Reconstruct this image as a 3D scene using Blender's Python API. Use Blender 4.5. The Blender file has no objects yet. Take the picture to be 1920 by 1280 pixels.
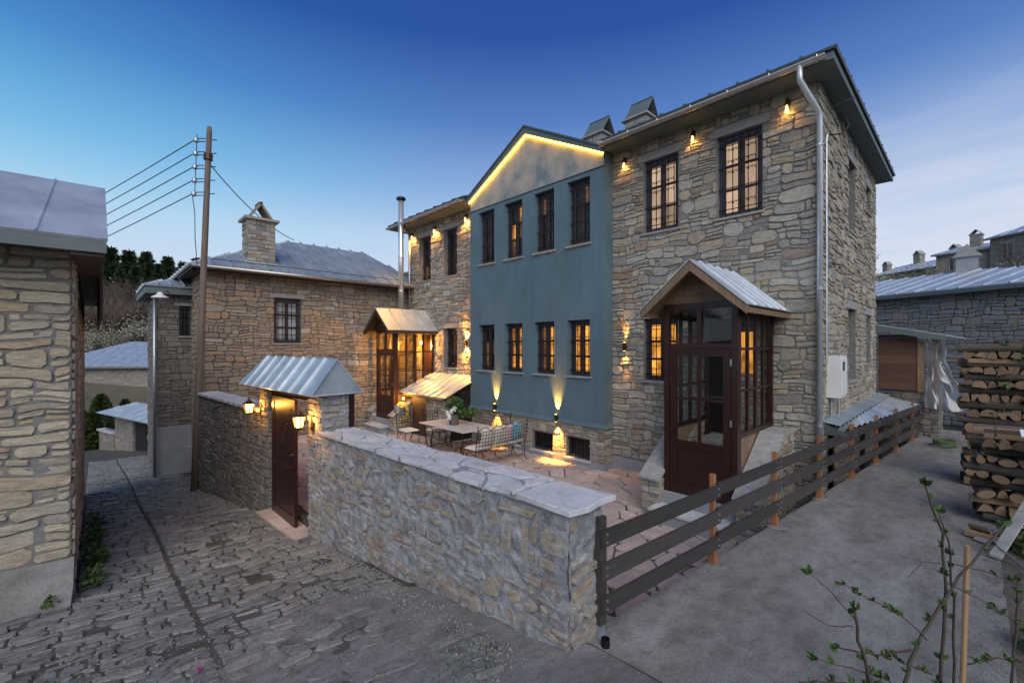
import bpy, math, random
from mathutils import Vector, Matrix, noise

# ------------------------------------------------------------------ camera, world, sun, exposure
SC = bpy.context.scene
COL = SC.collection
R = math.radians
cam = bpy.data.cameras.new('camera')
cam.sensor_width = 36.0
cam.lens = 823 / 1920 * 36
cam.shift_y = 8 / 1920
cam.clip_start = 0.05
cam.clip_end = 1000
camo = bpy.data.objects.new('camera', cam)
COL.objects.link(camo)
camo.location = (0, 0, 2.5)
camo.rotation_euler = (R(90), 0, R(46.34))
SC.camera = camo
CAM = Vector((0, 0, 2.5))

W = bpy.data.worlds.new('World')
SC.world = W
W.use_nodes = True


def build_world():
    nt = W.node_tree
    N, L = nt.nodes, nt.links
    bg = N['Background']
    sky = N.new('ShaderNodeTexSky')
    sky.sky_type = 'NISHITA'
    sky.sun_disc = False
    sky.sun_elevation = R(40)
    sky.sun_rotation = R(128)
    sky.ozone_density = 3
    tc = N.new('ShaderNodeTexCoord')
    sep = N.new('ShaderNodeSeparateXYZ')
    L.new(tc.outputs['Generated'], sep.inputs[0])
    rp = N.new('ShaderNodeValToRGB')
    L.new(sep.outputs[2], rp.inputs[0])
    e = rp.color_ramp.elements
    e[0].position = 0.0
    e[0].color = (.50, .57, .66, 1)
    e[1].position = 1.0
    e[1].color = (.006, .035, .19, 1)
    for p, c in ((.12, (.52, .575, .67)), (.23, (.42, .505, .67)), (.33, (.215, .335, .58)), (.45, (.070, .165, .43)), (.575, (.012, .060, .275))):
        q = e.new(p)
        q.color = (*c, 1)
    # thin streaks of cloud low over the horizon
    mp = N.new('ShaderNodeMapping')
    mp.inputs['Scale'].default_value = (1.6, 1.6, 11)
    mp.inputs['Location'].default_value = (3.1, .4, 0)
    L.new(tc.outputs['Generated'], mp.inputs[0])
    nz = N.new('ShaderNodeTexNoise')
    nz.inputs['Scale'].default_value = 1.7
    nz.inputs['Detail'].default_value = 6
    nz.inputs['Roughness'].default_value = .6
    L.new(mp.outputs[0], nz.inputs['Vector'])
    cr = N.new('ShaderNodeValToRGB')
    cr.color_ramp.elements[0].position = .30
    cr.color_ramp.elements[1].position = .60
    L.new(nz.outputs[0], cr.inputs[0])
    fall = N.new('ShaderNodeMapRange')
    fall.inputs[1].default_value = .04
    fall.inputs[2].default_value = .42
    fall.inputs[3].default_value = 1.0
    fall.inputs[4].default_value = 0
    L.new(sep.outputs[2], fall.inputs[0])
    mu = N.new('ShaderNodeMath')
    mu.operation = 'MULTIPLY'
    L.new(cr.outputs[0], mu.inputs[0])
    L.new(fall.outputs[0], mu.inputs[1])
    cm = N.new('ShaderNodeMixRGB')
    cm.inputs[2].default_value = (.68, .67, .71, 1)
    # the afterglow side is clearer and more cyan, the other side cloudier
    def toward(vec, lo, hi):
        d = N.new('ShaderNodeVectorMath')
        d.operation = 'DOT_PRODUCT'
        d.inputs[1].default_value = vec
        L.new(tc.outputs['Generated'], d.inputs[0])
        m = N.new('ShaderNodeMapRange')
        m.interpolation_type = 'SMOOTHSTEP'
        m.inputs[1].default_value, m.inputs[2].default_value = lo, hi
        L.new(d.outputs['Value'], m.inputs[0])
        return m
    lf, rt = toward((-.92, -.38, 0), .35, 1.0), toward((.25, .97, 0), .25, .95)
    m3 = N.new('ShaderNodeMath')
    m3.operation = 'MULTIPLY'
    L.new(mu.outputs[0], m3.inputs[0])
    L.new(rt.outputs[0], m3.inputs[1])
    L.new(m3.outputs[0], cm.inputs[0])
    cy = N.new('ShaderNodeMixRGB')
    cy.blend_type = 'MULTIPLY'
    cy.inputs[2].default_value = (.60, 1.25, 1.14, 1)
    hi = N.new('ShaderNodeMapRange')
    hi.interpolation_type = 'SMOOTHSTEP'
    hi.inputs[1].default_value, hi.inputs[2].default_value = .10, .42
    L.new(sep.outputs[2], hi.inputs[0])
    m4 = N.new('ShaderNodeMath')
    m4.operation = 'MULTIPLY'
    L.new(lf.outputs[0], m4.inputs[0])
    L.new(hi.outputs[0], m4.inputs[1])
    L.new(m4.outputs[0], cy.inputs[0])
    L.new(rp.outputs[0], cy.inputs[1])
    L.new(cy.outputs[0], cm.inputs[1])
    add = N.new('ShaderNodeMixRGB')
    add.blend_type = 'ADD'
    add.inputs[0].default_value = .014
    L.new(cm.outputs[0], add.inputs[1])
    L.new(sky.outputs[0], add.inputs[2])
    L.new(add.outputs[0], bg.inputs[0])
    bg.inputs[1].default_value = 1.0


build_world()
sun = bpy.data.lights.new('sun', 'SUN')
sun.energy = 2.4
sun.angle = R(60)
sun.color = (1.0, .955, .88)
suno = bpy.data.objects.new('sun', sun)
COL.objects.link(suno)
suno.rotation_euler = (R(50), 0, R(52))
SC.view_settings.view_transform = 'Standard'
SC.view_settings.look = 'None'
SC.view_settings.exposure = 0.18
SC.view_settings.gamma = 1.0
SC.cycles.use_denoising = True
SC.cycles.max_bounces = 6
SC.cycles.sample_clamp_indirect = 4
rng = random.Random(7)
U1 = lambda a, b: rng.uniform(a, b)


# ------------------------------------------------------------------ materials
def new_mat(name):
    m = bpy.data.materials.new(name)
    m.use_nodes = True
    nt = m.node_tree
    return m, nt.nodes, nt.links, nt.nodes['Principled BSDF']


def ramp(N, stops, interp='LINEAR'):
    r = N.new('ShaderNodeValToRGB')
    r.color_ramp.interpolation = interp
    e = r.color_ramp.elements
    e[0].position, e[0].color = stops[0][0], (*stops[0][1], 1)
    e[1].position, e[1].color = stops[-1][0], (*stops[-1][1], 1)
    for p, c in stops[1:-1]:
        q = e.new(p)
        q.color = (*c, 1)
    return r


def noisy(N, L, scale, detail=6, rough=.6, stretch=(1, 1, 1), dist=0):
    tc = N.new('ShaderNodeTexCoord')
    mp = N.new('ShaderNodeMapping')
    mp.inputs['Scale'].default_value = stretch
    L.new(tc.outputs['Object'], mp.inputs[0])
    n = N.new('ShaderNodeTexNoise')
    n.inputs['Scale'].default_value = scale
    n.inputs['Detail'].default_value = detail
    n.inputs['Roughness'].default_value = rough
    n.inputs['Distortion'].default_value = dist
    L.new(mp.outputs[0], n.inputs['Vector'])
    return n


def bumped(N, L, b, src, strength=.4, dist=.02):
    bp = N.new('ShaderNodeBump')
    bp.inputs['Strength'].default_value = strength
    bp.inputs['Distance'].default_value = dist
    L.new(src, bp.inputs['Height'])
    L.new(bp.outputs[0], b.inputs['Normal'])


def mat_noise(name, c1, c2, scale=6, rough=.8, bump=.3, bdist=.02, stretch=(1, 1, 1), metal=0, detail=8, lo=.3, hi=.7, dist=0):
    m, N, L, b = new_mat(name)
    n = noisy(N, L, scale, detail, .62, stretch, dist)
    r = ramp(N, [(lo, c1), (hi, c2)])
    L.new(n.outputs[0], r.inputs[0])
    L.new(r.outputs[0], b.inputs['Base Color'])
    b.inputs['Roughness'].default_value = rough
    b.inputs['Metallic'].default_value = metal
    if bump:
        bumped(N, L, b, n.outputs[0], bump, bdist)
    return m


def mat_pieces(name, stops, scale=9, stretch=(1, 1, 3.5), bump=.55, rough=.85, dark=.62, lichen=None, bdist=.025, speck=.8):
    """a colour per piece (per object and per loose piece of a joined mesh) with grain and wear on it"""
    m, N, L, b = new_mat(name)
    oi = N.new('ShaderNodeObjectInfo')
    ge = N.new('ShaderNodeNewGeometry')
    ad = N.new('ShaderNodeMath')
    L.new(oi.outputs['Random'], ad.inputs[0])
    L.new(ge.outputs['Random Per Island'], ad.inputs[1])
    fr = N.new('ShaderNodeMath')
    fr.operation = 'FRACT'
    L.new(ad.outputs[0], fr.inputs[0])
    r = ramp(N, stops)
    L.new(fr.outputs[0], r.inputs[0])
    n = noisy(N, L, scale, 9, .68, stretch, .6)
    g = ramp(N, [(.30, (dark,) * 3), (.55, (1, 1, 1)), (.8, (1.22, 1.2, 1.16))])
    L.new(n.outputs[0], g.inputs[0])
    nf = noisy(N, L, scale * 5.5, 6, .7, stretch, .3)
    gf = ramp(N, [(.32, (.58, .57, .56)), (.5, (1, 1, 1)), (.72, (1.25, 1.25, 1.24))])
    L.new(nf.outputs[0], gf.inputs[0])
    gm = N.new('ShaderNodeMixRGB')
    gm.blend_type = 'MULTIPLY'
    gm.inputs[0].default_value = speck
    L.new(g.outputs[0], gm.inputs[1])
    L.new(gf.outputs[0], gm.inputs[2])
    mx = N.new('ShaderNodeMixRGB')
    mx.blend_type = 'MULTIPLY'
    mx.inputs[0].default_value = 1
    L.new(r.outputs[0], mx.inputs[1])
    L.new(gm.outputs[0], mx.inputs[2])
    hs = N.new('ShaderNodeMath')
    hs.operation = 'MULTIPLY_ADD'
    hs.inputs[1].default_value = .35
    L.new(nf.outputs[0], hs.inputs[0])
    L.new(n.outputs[0], hs.inputs[2])
    out = mx.outputs[0]
    if lichen:
        n2 = noisy(N, L, 3.1, 5, .7)
        k = ramp(N, [(.5, (0, 0, 0)), (.68, (1, 1, 1))])
        L.new(n2.outputs[0], k.inputs[0])
        m2 = N.new('ShaderNodeMixRGB')
        L.new(k.outputs[0], m2.inputs[0])
        L.new(out, m2.inputs[1])
        m2.inputs[2].default_value = (*lichen, 1)
        out = m2.outputs[0]
    L.new(out, b.inputs['Base Color'])
    b.inputs['Roughness'].default_value = rough
    b.inputs['Specular IOR Level'].default_value = .3
    bumped(N, L, b, hs.outputs[0], bump, bdist)
    return m


def mat_wood(name, c1, c2, rough=.55, scale=5, stretch=(6, 6, .8), bump=.2, pieces=True):
    m, N, L, b = new_mat(name)
    n = noisy(N, L, scale, 7, .65, stretch, 1.2)
    r = ramp(N, [(.3, c1), (.7, c2)])
    L.new(n.outputs[0], r.inputs[0])
    oi = N.new('ShaderNodeObjectInfo')
    hv = N.new('ShaderNodeHueSaturation')
    mr = N.new('ShaderNodeMapRange')
    mr.inputs[3].default_value = .78
    mr.inputs[4].default_value = 1.2
    L.new(oi.outputs['Random'], mr.inputs[0])
    L.new(mr.outputs[0], hv.inputs['Value'])
    L.new(r.outputs[0], hv.inputs['Color'])
    L.new(hv.outputs[0], b.inputs['Base Color'])
    b.inputs['Roughness'].default_value = rough
    bumped(N, L, b, n.outputs[0], bump, .008)
    return m


def mat_emit(name, col, strength, var=None):
    m, N, L, b = new_mat(name)
    b.inputs['Base Color'].default_value = (.05, .04, .03, 1)
    b.inputs['Roughness'].default_value = .06
    b.inputs['Emission Color'].default_value = (*col, 1)
    b.inputs['Emission Strength'].default_value = strength
    if var:
        n = noisy(N, L, var[0], 3, .5, var[1])
        r = ramp(N, [(.3, tuple(c * var[2] for c in col)), (.65, col)])
        L.new(n.outputs[0], r.inputs[0])
        L.new(r.outputs[0], b.inputs['Emission Color'])
        oi = N.new('ShaderNodeObjectInfo')
        mr = N.new('ShaderNodeMapRange')
        mr.inputs[3].default_value, mr.inputs[4].default_value = strength * .55, strength * 1.25
        L.new(oi.outputs['Random'], mr.inputs[0])
        L.new(mr.outputs[0], b.inputs['Emission Strength'])
    return m


M = {}
M['mortar'] = mat_noise('mortar', (.13, .128, .125), (.23, .225, .22), 14, .95, .6, .02)
M['mortar_brown'] = mat_noise('mortar_brown', (.085, .075, .065), (.15, .13, .115), 14, .95, .6, .02)
M['mortar_smear'] = mat_noise('mortar_smear', (.15, .156, .168), (.37, .38, .40), 9, .95, 1.0, .06, detail=14)
M['mortar_left'] = mat_noise('mortar_left', (.13, .122, .11), (.22, .205, .185), 12, .95, .8, .03, detail=12)
M['mortar_street'] = mat_noise('mortar_dark', (.07, .067, .064), (.13, .125, .12), 12, .95, .7, .03)
M['stone_main'] = mat_pieces('stone_main', [(0, (.37, .35, .305)), (.10, (.47, .435, .355)), (.2, (.26, .25, .23)), (.3, (.53, .505, .435)), (.42, (.41, .335, .235)), (.52, (.42, .41, .375)), (.62, (.28, .22, .16)), (.70, (.49, .465, .405)), (.80, (.49, .41, .285)), (.90, (.32, .315, .295)), (.95, (.33, .215, .145)), (1, (.41, .385, .325))], 11, (1, 1, 2.6), 1.0, bdist=.035)
M['stone_brown'] = mat_pieces('stone_brown', [(0, (.27, .225, .18)), (.2, (.35, .28, .20)), (.35, (.22, .185, .155)), (.5, (.33, .275, .225)), (.65, (.38, .26, .16)), (.8, (.25, .205, .17)), (.93, (.42, .37, .31)), (1, (.23, .20, .18))])
M['stone_front'] = mat_pieces('stone_front', [(0, (.26, .25, .24)), (.25, (.33, .29, .23)), (.45, (.27, .22, .20)), (.6, (.36, .30, .20)), (.8, (.31, .295, .28)), (1, (.23, .22, .22))], 8, (1, 1, 2), .8, .9, .5, (.38, .385, .40))
M['stone_pale'] = mat_pieces('stone_pale', [(0, (.44, .375, .27)), (.3, (.38, .335, .265)), (.5, (.52, .46, .345)), (.7, (.34, .31, .265)), (.85, (.46, .36, .235)), (1, (.42, .385, .31))], 6, (1, 1, 5), .8)
M['stone_dark'] = mat_pieces('stone_dark', [(0, (.17, .16, .15)), (.3, (.22, .20, .18)), (.6, (.15, .14, .135)), (.8, (.25, .22, .18)), (1, (.18, .17, .165))])
M['stone_grey'] = mat_pieces('stone_grey', [(0, (.26, .27, .27)), (.4, (.32, .325, .32)), (.7, (.24, .25, .25)), (.9, (.36, .31, .24)), (1, (.30, .305, .30))])
M['cobble'] = mat_pieces('cobble', [(0, (.13, .134, .134)), (.3, (.22, .222, .22)), (.55, (.16, .165, .165)), (.8, (.27, .26, .245)), (1, (.18, .18, .178))], 7, (1, 1, 1), .8, .48, .55)
M['paving'] = mat_pieces('paving', [(0, (.42, .33, .305)), (.3, (.50, .40, .365)), (.55, (.38, .31, .29)), (.8, (.53, .45, .41)), (1, (.44, .36, .325))], 5, (1, 1, 1), .4, .7, .75, speck=.35)
M['cap_slab'] = mat_pieces('cap_slab', [(0, (.42, .43, .45)), (.5, (.52, .53, .55)), (1, (.46, .475, .49))], 4, (1, 1, 1), .35, .8, .74, speck=.3)
M['lintel'] = mat_noise('lintel_stone', (.20, .20, .198), (.34, .335, .32), 9, .85, .4, .01, (1, 1, 2))
M['soil'] = mat_noise('soil', (.055, .048, .04), (.12, .105, .09), 5, 1, .9, .04)
M['dust'] = mat_noise('street_bed', (.035, .033, .028), (.10, .096, .088), 3.0, .95, .9, .04, detail=12)
def mat_concrete(name, base, dark, light):
    m, N, L, b = new_mat(name)
    n1 = noisy(N, L, .9, 8, .6, (1.5, .6, 1), .8)
    n2 = noisy(N, L, 5.5, 10, .72, (1.3, .8, 1))
    n3 = noisy(N, L, 60, 4, .7)
    r1 = ramp(N, [(.32, dark), (.5, base), (.68, light)])
    L.new(n1.outputs[0], r1.inputs[0])
    r2 = ramp(N, [(.33, (.62, .61, .6)), (.52, (1, 1, 1)), (.75, (1.2, 1.2, 1.22))])
    L.new(n2.outputs[0], r2.inputs[0])
    r3 = ramp(N, [(.3, (.66, .66, .66)), (.55, (1, 1, 1)), (.75, (1.3, 1.3, 1.3))])
    L.new(n3.outputs[0], r3.inputs[0])
    out = r1.outputs[0]
    for q in (r2, r3):
        mx = N.new('ShaderNodeMixRGB')
        mx.blend_type = 'MULTIPLY'
        mx.inputs[0].default_value = .9
        L.new(out, mx.inputs[1])
        L.new(q.outputs[0], mx.inputs[2])
        out = mx.outputs[0]
    L.new(out, b.inputs['Base Color'])
    b.inputs['Roughness'].default_value = .78
    ad = N.new('ShaderNodeMath')
    ad.operation = 'MULTIPLY_ADD'
    ad.inputs[1].default_value = .3
    L.new(n3.outputs[0], ad.inputs[0])
    L.new(n2.outputs[0], ad.inputs[2])
    bumped(N, L, b, ad.outputs[0], .6, .03)
    return m


def mat_plaster(name, c):
    m, N, L, b = new_mat(name)
    n1 = noisy(N, L, 1.1, 8, .6, (1, 1, .7), .5)
    n2 = noisy(N, L, 4.0, 8, .7, (2.2, 2.2, .18))
    n3 = noisy(N, L, 45, 5, .65)
    out = None
    for q, lo, hi in ((n1, .86, 1.12), (n2, .90, 1.07), (n3, .93, 1.06)):
        r = ramp(N, [(.3, (lo,) * 3), (.7, (hi,) * 3)])
        L.new(q.outputs[0], r.inputs[0])
        mx = N.new('ShaderNodeMixRGB')
        mx.blend_type = 'MULTIPLY'
        mx.inputs[0].default_value = 1
        mx.inputs[1].default_value = (*c, 1)
        if out:
            L.new(out, mx.inputs[1])
        L.new(r.outputs[0], mx.inputs[2])
        out = mx.outputs[0]
    L.new(out, b.inputs['Base Color'])
    b.inputs['Roughness'].default_value = .8
    ad = N.new('ShaderNodeMath')
    ad.operation = 'MULTIPLY_ADD'
    ad.inputs[1].default_value = .25
    L.new(n3.outputs[0], ad.inputs[0])
    L.new(n1.outputs[0], ad.inputs[2])
    bumped(N, L, b, ad.outputs[0], .35, .02)
    return m


M['blue_plaster'] = mat_plaster('blue_plaster', (.092, .152, .185))
M['concrete'] = mat_concrete('concrete', (.21, .204, .193), (.15, .145, .136), (.265, .262, .256))
M['street_dust'] = mat_concrete('street_dust', (.18, .176, .17), (.135, .131, .124), (.235, .232, .228))
M['roof_dark'] = mat_noise('roof_edge', (.07, .085, .095), (.11, .13, .14), 3, .5, .06, .004, metal=.3)
M['pipe_zinc'] = mat_noise('pipe_zinc', (.50, .54, .58), (.62, .66, .70), 6, .42, .04, .002, metal=.55)
M['casement'] = mat_wood('casement_wood', (.038, .020, .018), (.075, .038, .032), .45)
M['render_grey'] = mat_noise('grey_render', (.22, .235, .26), (.30, .315, .335), 4, .9, .3, .01)
M['gable_plaster'] = mat_noise('gable_plaster', (.13, .19, .215), (.36, .325, .28), 2.0, .85, .5, .02, detail=9, lo=.35, hi=.6)
M['soffit'] = mat_noise('soffit_paint', (.085, .115, .12), (.11, .14, .145), 3, .6, .05, .004)
M['zinc'] = mat_noise('zinc_sheet', (.36, .42, .46), (.64, .69, .72), 2.2, .42, .22, .012, metal=.6, detail=13, lo=.25, hi=.68)
M['zinc_dull'] = mat_noise('zinc_dull', (.22, .27, .30), (.42, .47, .50), 2.2, .5, .22, .012, metal=.5, detail=13, lo=.25, hi=.68)
M['gutter'] = mat_noise('gutter_metal', (.42, .38, .35), (.52, .48, .45), 5, .35, .03, .002, metal=.8)
M['steel'] = mat_noise('stainless', (.66, .66, .66), (.80, .80, .80), 3, .28, .02, .002, metal=.7)
M['window_frame'] = mat_noise('painted_frame', (.030, .034, .046), (.045, .05, .066), 9, .4, .05, .002)
M['mahogany'] = mat_wood('mahogany', (.018, .006, .005), (.045, .014, .010), .35)
M['dark_wood'] = mat_wood('dark_wood', (.035, .018, .012), (.075, .04, .025), .55)
M['pine_board'] = mat_wood('stained_pine', (.14, .085, .05), (.26, .165, .10), .6)
M['shed_wood'] = mat_wood('shed_boards', (.075, .035, .022), (.13, .062, .038), .7, 5, (.8, 6, 6))
M['fence_board'] = mat_wood('fence_board', (.034, .030, .029), (.058, .052, .049), .5, 5, (6, .6, 6))
M['fence_post'] = mat_wood('raw_post', (.26, .11, .05), (.38, .165, .07), .6)
M['pole_wood'] = mat_wood('pole_wood', (.075, .058, .048), (.17, .135, .115), .8, 5, (9, 9, .35))
M['log_end'] = mat_wood('split_wood', (.13, .085, .05), (.30, .20, .115), .8, 7, (2, 2, 5), .4)
M['log_bark'] = mat_pieces('bark', [(0, (.09, .075, .06)), (.4, (.16, .14, .12)), (.7, (.12, .095, .075)), (1, (.22, .21, .2))], 9, (2, 2, 5), 1.0, .95, .45)
M['iron'] = mat_noise('black_iron', (.012, .012, .013), (.022, .02, .02), 20, .45, .1, .002, metal=.5)
M['bronze'] = mat_noise('lamp_bronze', (.05, .03, .018), (.09, .055, .03), 20, .4, .1, .002, metal=.8)
M['galv'] = mat_noise('galvanised', (.35, .37, .40), (.5, .52, .55), 14, .4, .1, .002, metal=.8)
M['cushion'] = mat_noise('cushion_cream', (.55, .49, .42), (.68, .62, .55), 30, .95, .2, .003)
M['cushion_blue'] = mat_noise('cushion_blue', (.12, .30, .40), (.2, .42, .52), 8, .95, .2, .003)
M['cushion_pink'] = mat_noise('cushion_lilac', (.50, .36, .40), (.6, .46, .5), 8, .95, .2, .003)
M['marble'] = mat_noise('marble', (.52, .46, .45), (.66, .60, .58), 7, .3, .02, .002, detail=12, dist=2)
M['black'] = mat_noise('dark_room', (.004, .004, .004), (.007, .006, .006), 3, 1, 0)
M['white_plastic'] = mat_noise('white_plastic', (.62, .63, .64), (.70, .70, .70), 5, .45, 0)
M['leaf'] = mat_pieces('leaf', [(0, (.045, .085, .022)), (.5, (.075, .13, .035)), (1, (.05, .10, .03))], 20, (1, 1, 1), .2, .55, .7)
M['needle'] = mat_pieces('needles', [(0, (.022, .048, .022)), (.5, (.05, .085, .036)), (1, (.032, .06, .028))], 2, (1, 1, 1), .1, .8, .6)
M['thuja'] = mat_pieces('thuja_leaf', [(0, (.035, .065, .012)), (.5, (.06, .095, .02)), (1, (.045, .075, .015))], 4, (1, 1, 1), .1, .8, .6)
M['grass'] = mat_pieces('grass', [(0, (.04, .075, .02)), (1, (.085, .13, .04))], 9, (1, 1, 1), .1, .8, .7)
M['twig'] = mat_pieces('bare_twig', [(0, (.10, .075, .065)), (.5, (.16, .12, .105)), (1, (.13, .10, .085))], 3, (1, 1, 1), .1, .9, .6)
M['twig_red'] = mat_pieces('bramble_stem', [(0, (.065, .032, .028)), (1, (.085, .05, .035))], 9, (1, 1, 1), .3, .7, .6)
M['stem'] = mat_noise('shrub_bark', (.035, .028, .022), (.075, .06, .045), 30, .85, .5, .004)
M['blossom'] = mat_pieces('pale_blossom', [(0, (.22, .24, .15)), (.5, (.36, .36, .27)), (1, (.28, .29, .2))], 3, (1, 1, 1), .1, .9, .7)
M['hill'] = mat_noise('hillside', (.05, .055, .03), (.14, .12, .085), .25, 1, .6, .3, detail=12)
M['stake'] = mat_wood('cane', (.34, .20, .10), (.46, .29, .155), .55, 5, (9, 9, 1))
M['white_paint'] = mat_noise('white_board', (.55, .6, .62), (.7, .74, .76), 5, .5, .1, .003)
M['flower'] = mat_noise('white_flower', (.62, .62, .58), (.78, .78, .74), 30, .8, .4, .01)
M['pot'] = mat_wood('slatted_pot', (.07, .06, .058), (.13, .115, .11), .8, 6, (20, 20, .6))
M['lit_warm'] = mat_emit('lit_pane_warm', (1.0, .40, .06), 1.3, (5, (1.6, 1.6, .5), .12))
M['lit_pale'] = mat_emit('lit_curtain', (1.0, .68, .44), .50, (14, (1, 1, .15), .72))
M['lit_dim'] = mat_emit('lit_pane_dim', (1.0, .48, .16), .16, (5, (1, 1, .5), .1))
M['bulb'] = mat_emit('bulb_glow', (1.0, .56, .10), 14)
M['lantern_glow'] = mat_emit('lantern_glow', (1.0, .55, .13), 9)
M['led'] = mat_emit('led_strip', (1.0, .50, .045), 15)
M['curtain'] = mat_noise('lace_curtain', (.26, .28, .31), (.42, .44, .47), 22, .8, .1, .003, (1, 1, .4))
M['black_paint'] = mat_noise('black_paint', (.006, .006, .007), (.011, .011, .012), 5, .8, .1, .003)


def glass(name, tint, gloss, rough=.03):
    m = bpy.data.materials.new(name)
    m.use_nodes = True
    N, L = m.node_tree.nodes, m.node_tree.links
    N.remove(N['Principled BSDF'])
    t = N.new('ShaderNodeBsdfTransparent')
    t.inputs[0].default_value = (*tint, 1)
    g = N.new('ShaderNodeBsdfGlossy')
    g.inputs['Roughness'].default_value = rough
    x = N.new('ShaderNodeMixShader')
    x.inputs[0].default_value = gloss
    L.new(t.outputs[0], x.inputs[1])
    L.new(g.outputs[0], x.inputs[2])
    L.new(x.outputs[0], N['Material Output'].inputs[0])
    return m


M['clear_glass'] = glass('clear_glass', (.95, .96, .95), .03)
m = bpy.data.materials.new('plastic_film')
m.use_nodes = True
N_, L_ = m.node_tree.nodes, m.node_tree.links
N_.remove(N_['Principled BSDF'])
t_, d_, g_ = N_.new('ShaderNodeBsdfTransparent'), N_.new('ShaderNodeBsdfTranslucent'), N_.new('ShaderNodeBsdfGlossy')
d_.inputs[0].default_value = (.75, .78, .80, 1)
g_.inputs['Roughness'].default_value = .22
x1, x2 = N_.new('ShaderNodeMixShader'), N_.new('ShaderNodeMixShader')
x1.inputs[0].default_value = .42
x2.inputs[0].default_value = .13
L_.new(t_.outputs[0], x1.inputs[1])
L_.new(d_.outputs[0], x1.inputs[2])
L_.new(x1.outputs[0], x2.inputs[1])
L_.new(g_.outputs[0], x2.inputs[2])
L_.new(x2.outputs[0], N_['Material Output'].inputs[0])
M['plastic_film'] = m
m, N_, L_, b_ = new_mat('dark_glass')
b_.inputs['Base Color'].default_value = (.006, .007, .009, 1)
b_.inputs['Roughness'].default_value = .06
M['dark_glass'] = m


# ------------------------------------------------------------------ mesh helpers
class MB:
    def __init__(s):
        s.v, s.f = [], []

    def add(s, vs, fs):
        k = len(s.v)
        s.v.extend(tuple(p) for p in vs)
        s.f.extend(tuple(i + k for i in f) for f in fs)
        return s

    def box(s, a, b):
        x0, y0, z0 = a
        x1, y1, z1 = b
        return s.add([(x0, y0, z0), (x1, y0, z0), (x1, y1, z0), (x0, y1, z0), (x0, y0, z1), (x1, y0, z1), (x1, y1, z1), (x0, y1, z1)],
                     [(0, 3, 2, 1), (4, 5, 6, 7), (0, 1, 5, 4), (1, 2, 6, 5), (2, 3, 7, 6), (3, 0, 4, 7)])

    def obox(s, O, U, N, a, b):
        """box in a wall frame: u along U, n along N (outwards), z up"""
        O, U, N = Vector(O), Vector(U), Vector(N)
        P = lambda u, n, z: O + U * u + N * n + Vector((0, 0, z))
        u0, n0, z0 = a
        u1, n1, z1 = b
        return s.add([P(u0, n0, z0), P(u1, n0, z0), P(u1, n1, z0), P(u0, n1, z0), P(u0, n0, z1), P(u1, n0, z1), P(u1, n1, z1), P(u0, n1, z1)],
                     [(0, 3, 2, 1), (4, 5, 6, 7), (0, 1, 5, 4), (1, 2, 6, 5), (2, 3, 7, 6), (3, 0, 4, 7)])

    def slab(s, pts, off):
        """flat polygon thickened by the vector off"""
        n = len(pts)
        off = Vector(off)
        vs = [Vector(p) for p in pts] + [Vector(p) + off for p in pts]
        fs = [tuple(range(n)), tuple(reversed(range(n, 2 * n)))] + [(i, i + n, (i + 1) % n + n, (i + 1) % n) for i in range(n)]
        return s.add(vs, fs)

    def tube(s, pts, r, n=8, cap=True):
        pts = [Vector(p) for p in pts]
        rs = r if isinstance(r, (list, tuple)) else [r] * len(pts)
        rings = []
        up = None
        for i, p in enumerate(pts):
            d = (pts[min(i + 1, len(pts) - 1)] - pts[max(i - 1, 0)]).normalized()
            if up is None:
                up = Vector((0, 0, 1)) if abs(d.z) < .9 else Vector((1, 0, 0))
            a = d.cross(up)
            if a.length < 1e-4:
                a = d.cross(Vector((0, 1, 0)))
            a.normalize()
            c = a.cross(d).normalized()
            up = c
            rings.append([p + (a * math.cos(t) + c * math.sin(t)) * rs[i] for t in (2 * math.pi * k / n for k in range(n))])
        vs = [q for rg in rings for q in rg]
        fs = []
        for i in range(len(pts) - 1):
            for k in range(n):
                a, b = i * n + k, i * n + (k + 1) % n
                fs.append((a, b, b + n, a + n))
        if cap:
            fs.append(tuple(reversed(range(n))))
            fs.append(tuple(range((len(pts) - 1) * n, len(pts) * n)))
        return s.add(vs, fs)

    def lathe(s, c, prof, n=14):
        c = Vector(c)
        vs = [c + Vector((r * math.cos(2 * math.pi * k / n), r * math.sin(2 * math.pi * k / n), z)) for r, z in prof for k in range(n)]
        fs = []
        for i in range(len(prof) - 1):
            for k in range(n):
                a, b = i * n + k, i * n + (k + 1) % n
                fs.append((a, b, b + n, a + n))
        fs.append(tuple(reversed(range(n))))
        fs.append(tuple(range((len(prof) - 1) * n, len(prof) * n)))
        return s.add(vs, fs)

    def build(s, name, mat, parent=None, smooth=False, **props):
        me = bpy.data.meshes.new(name)
        me.from_pydata(s.v, [], s.f)
        if smooth:
            me.shade_smooth()
        me.materials.append(M[mat] if isinstance(mat, str) else mat)
        o = bpy.data.objects.new(name, me)
        COL.objects.link(o)
        if parent is not None:
            o.parent = parent
            if parent.type == 'EMPTY':
                o.matrix_parent_inverse = Matrix.LocRotScale(parent.location, parent.rotation_euler, None).inverted()
        for k, v in props.items():
            o[k] = v
        return o


def thing(name, label, cat, loc=(0, 0, 0), group=None):
    o = bpy.data.objects.new(name, None)
    o.empty_display_size = .2
    o.location = loc
    COL.objects.link(o)
    o['label'], o['category'] = label, cat
    if group:
        o['group'] = group
    return o


def tag(o, label, cat, group=None):
    o['label'], o['category'] = label, cat
    if group:
        o['group'] = group
    return o


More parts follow.
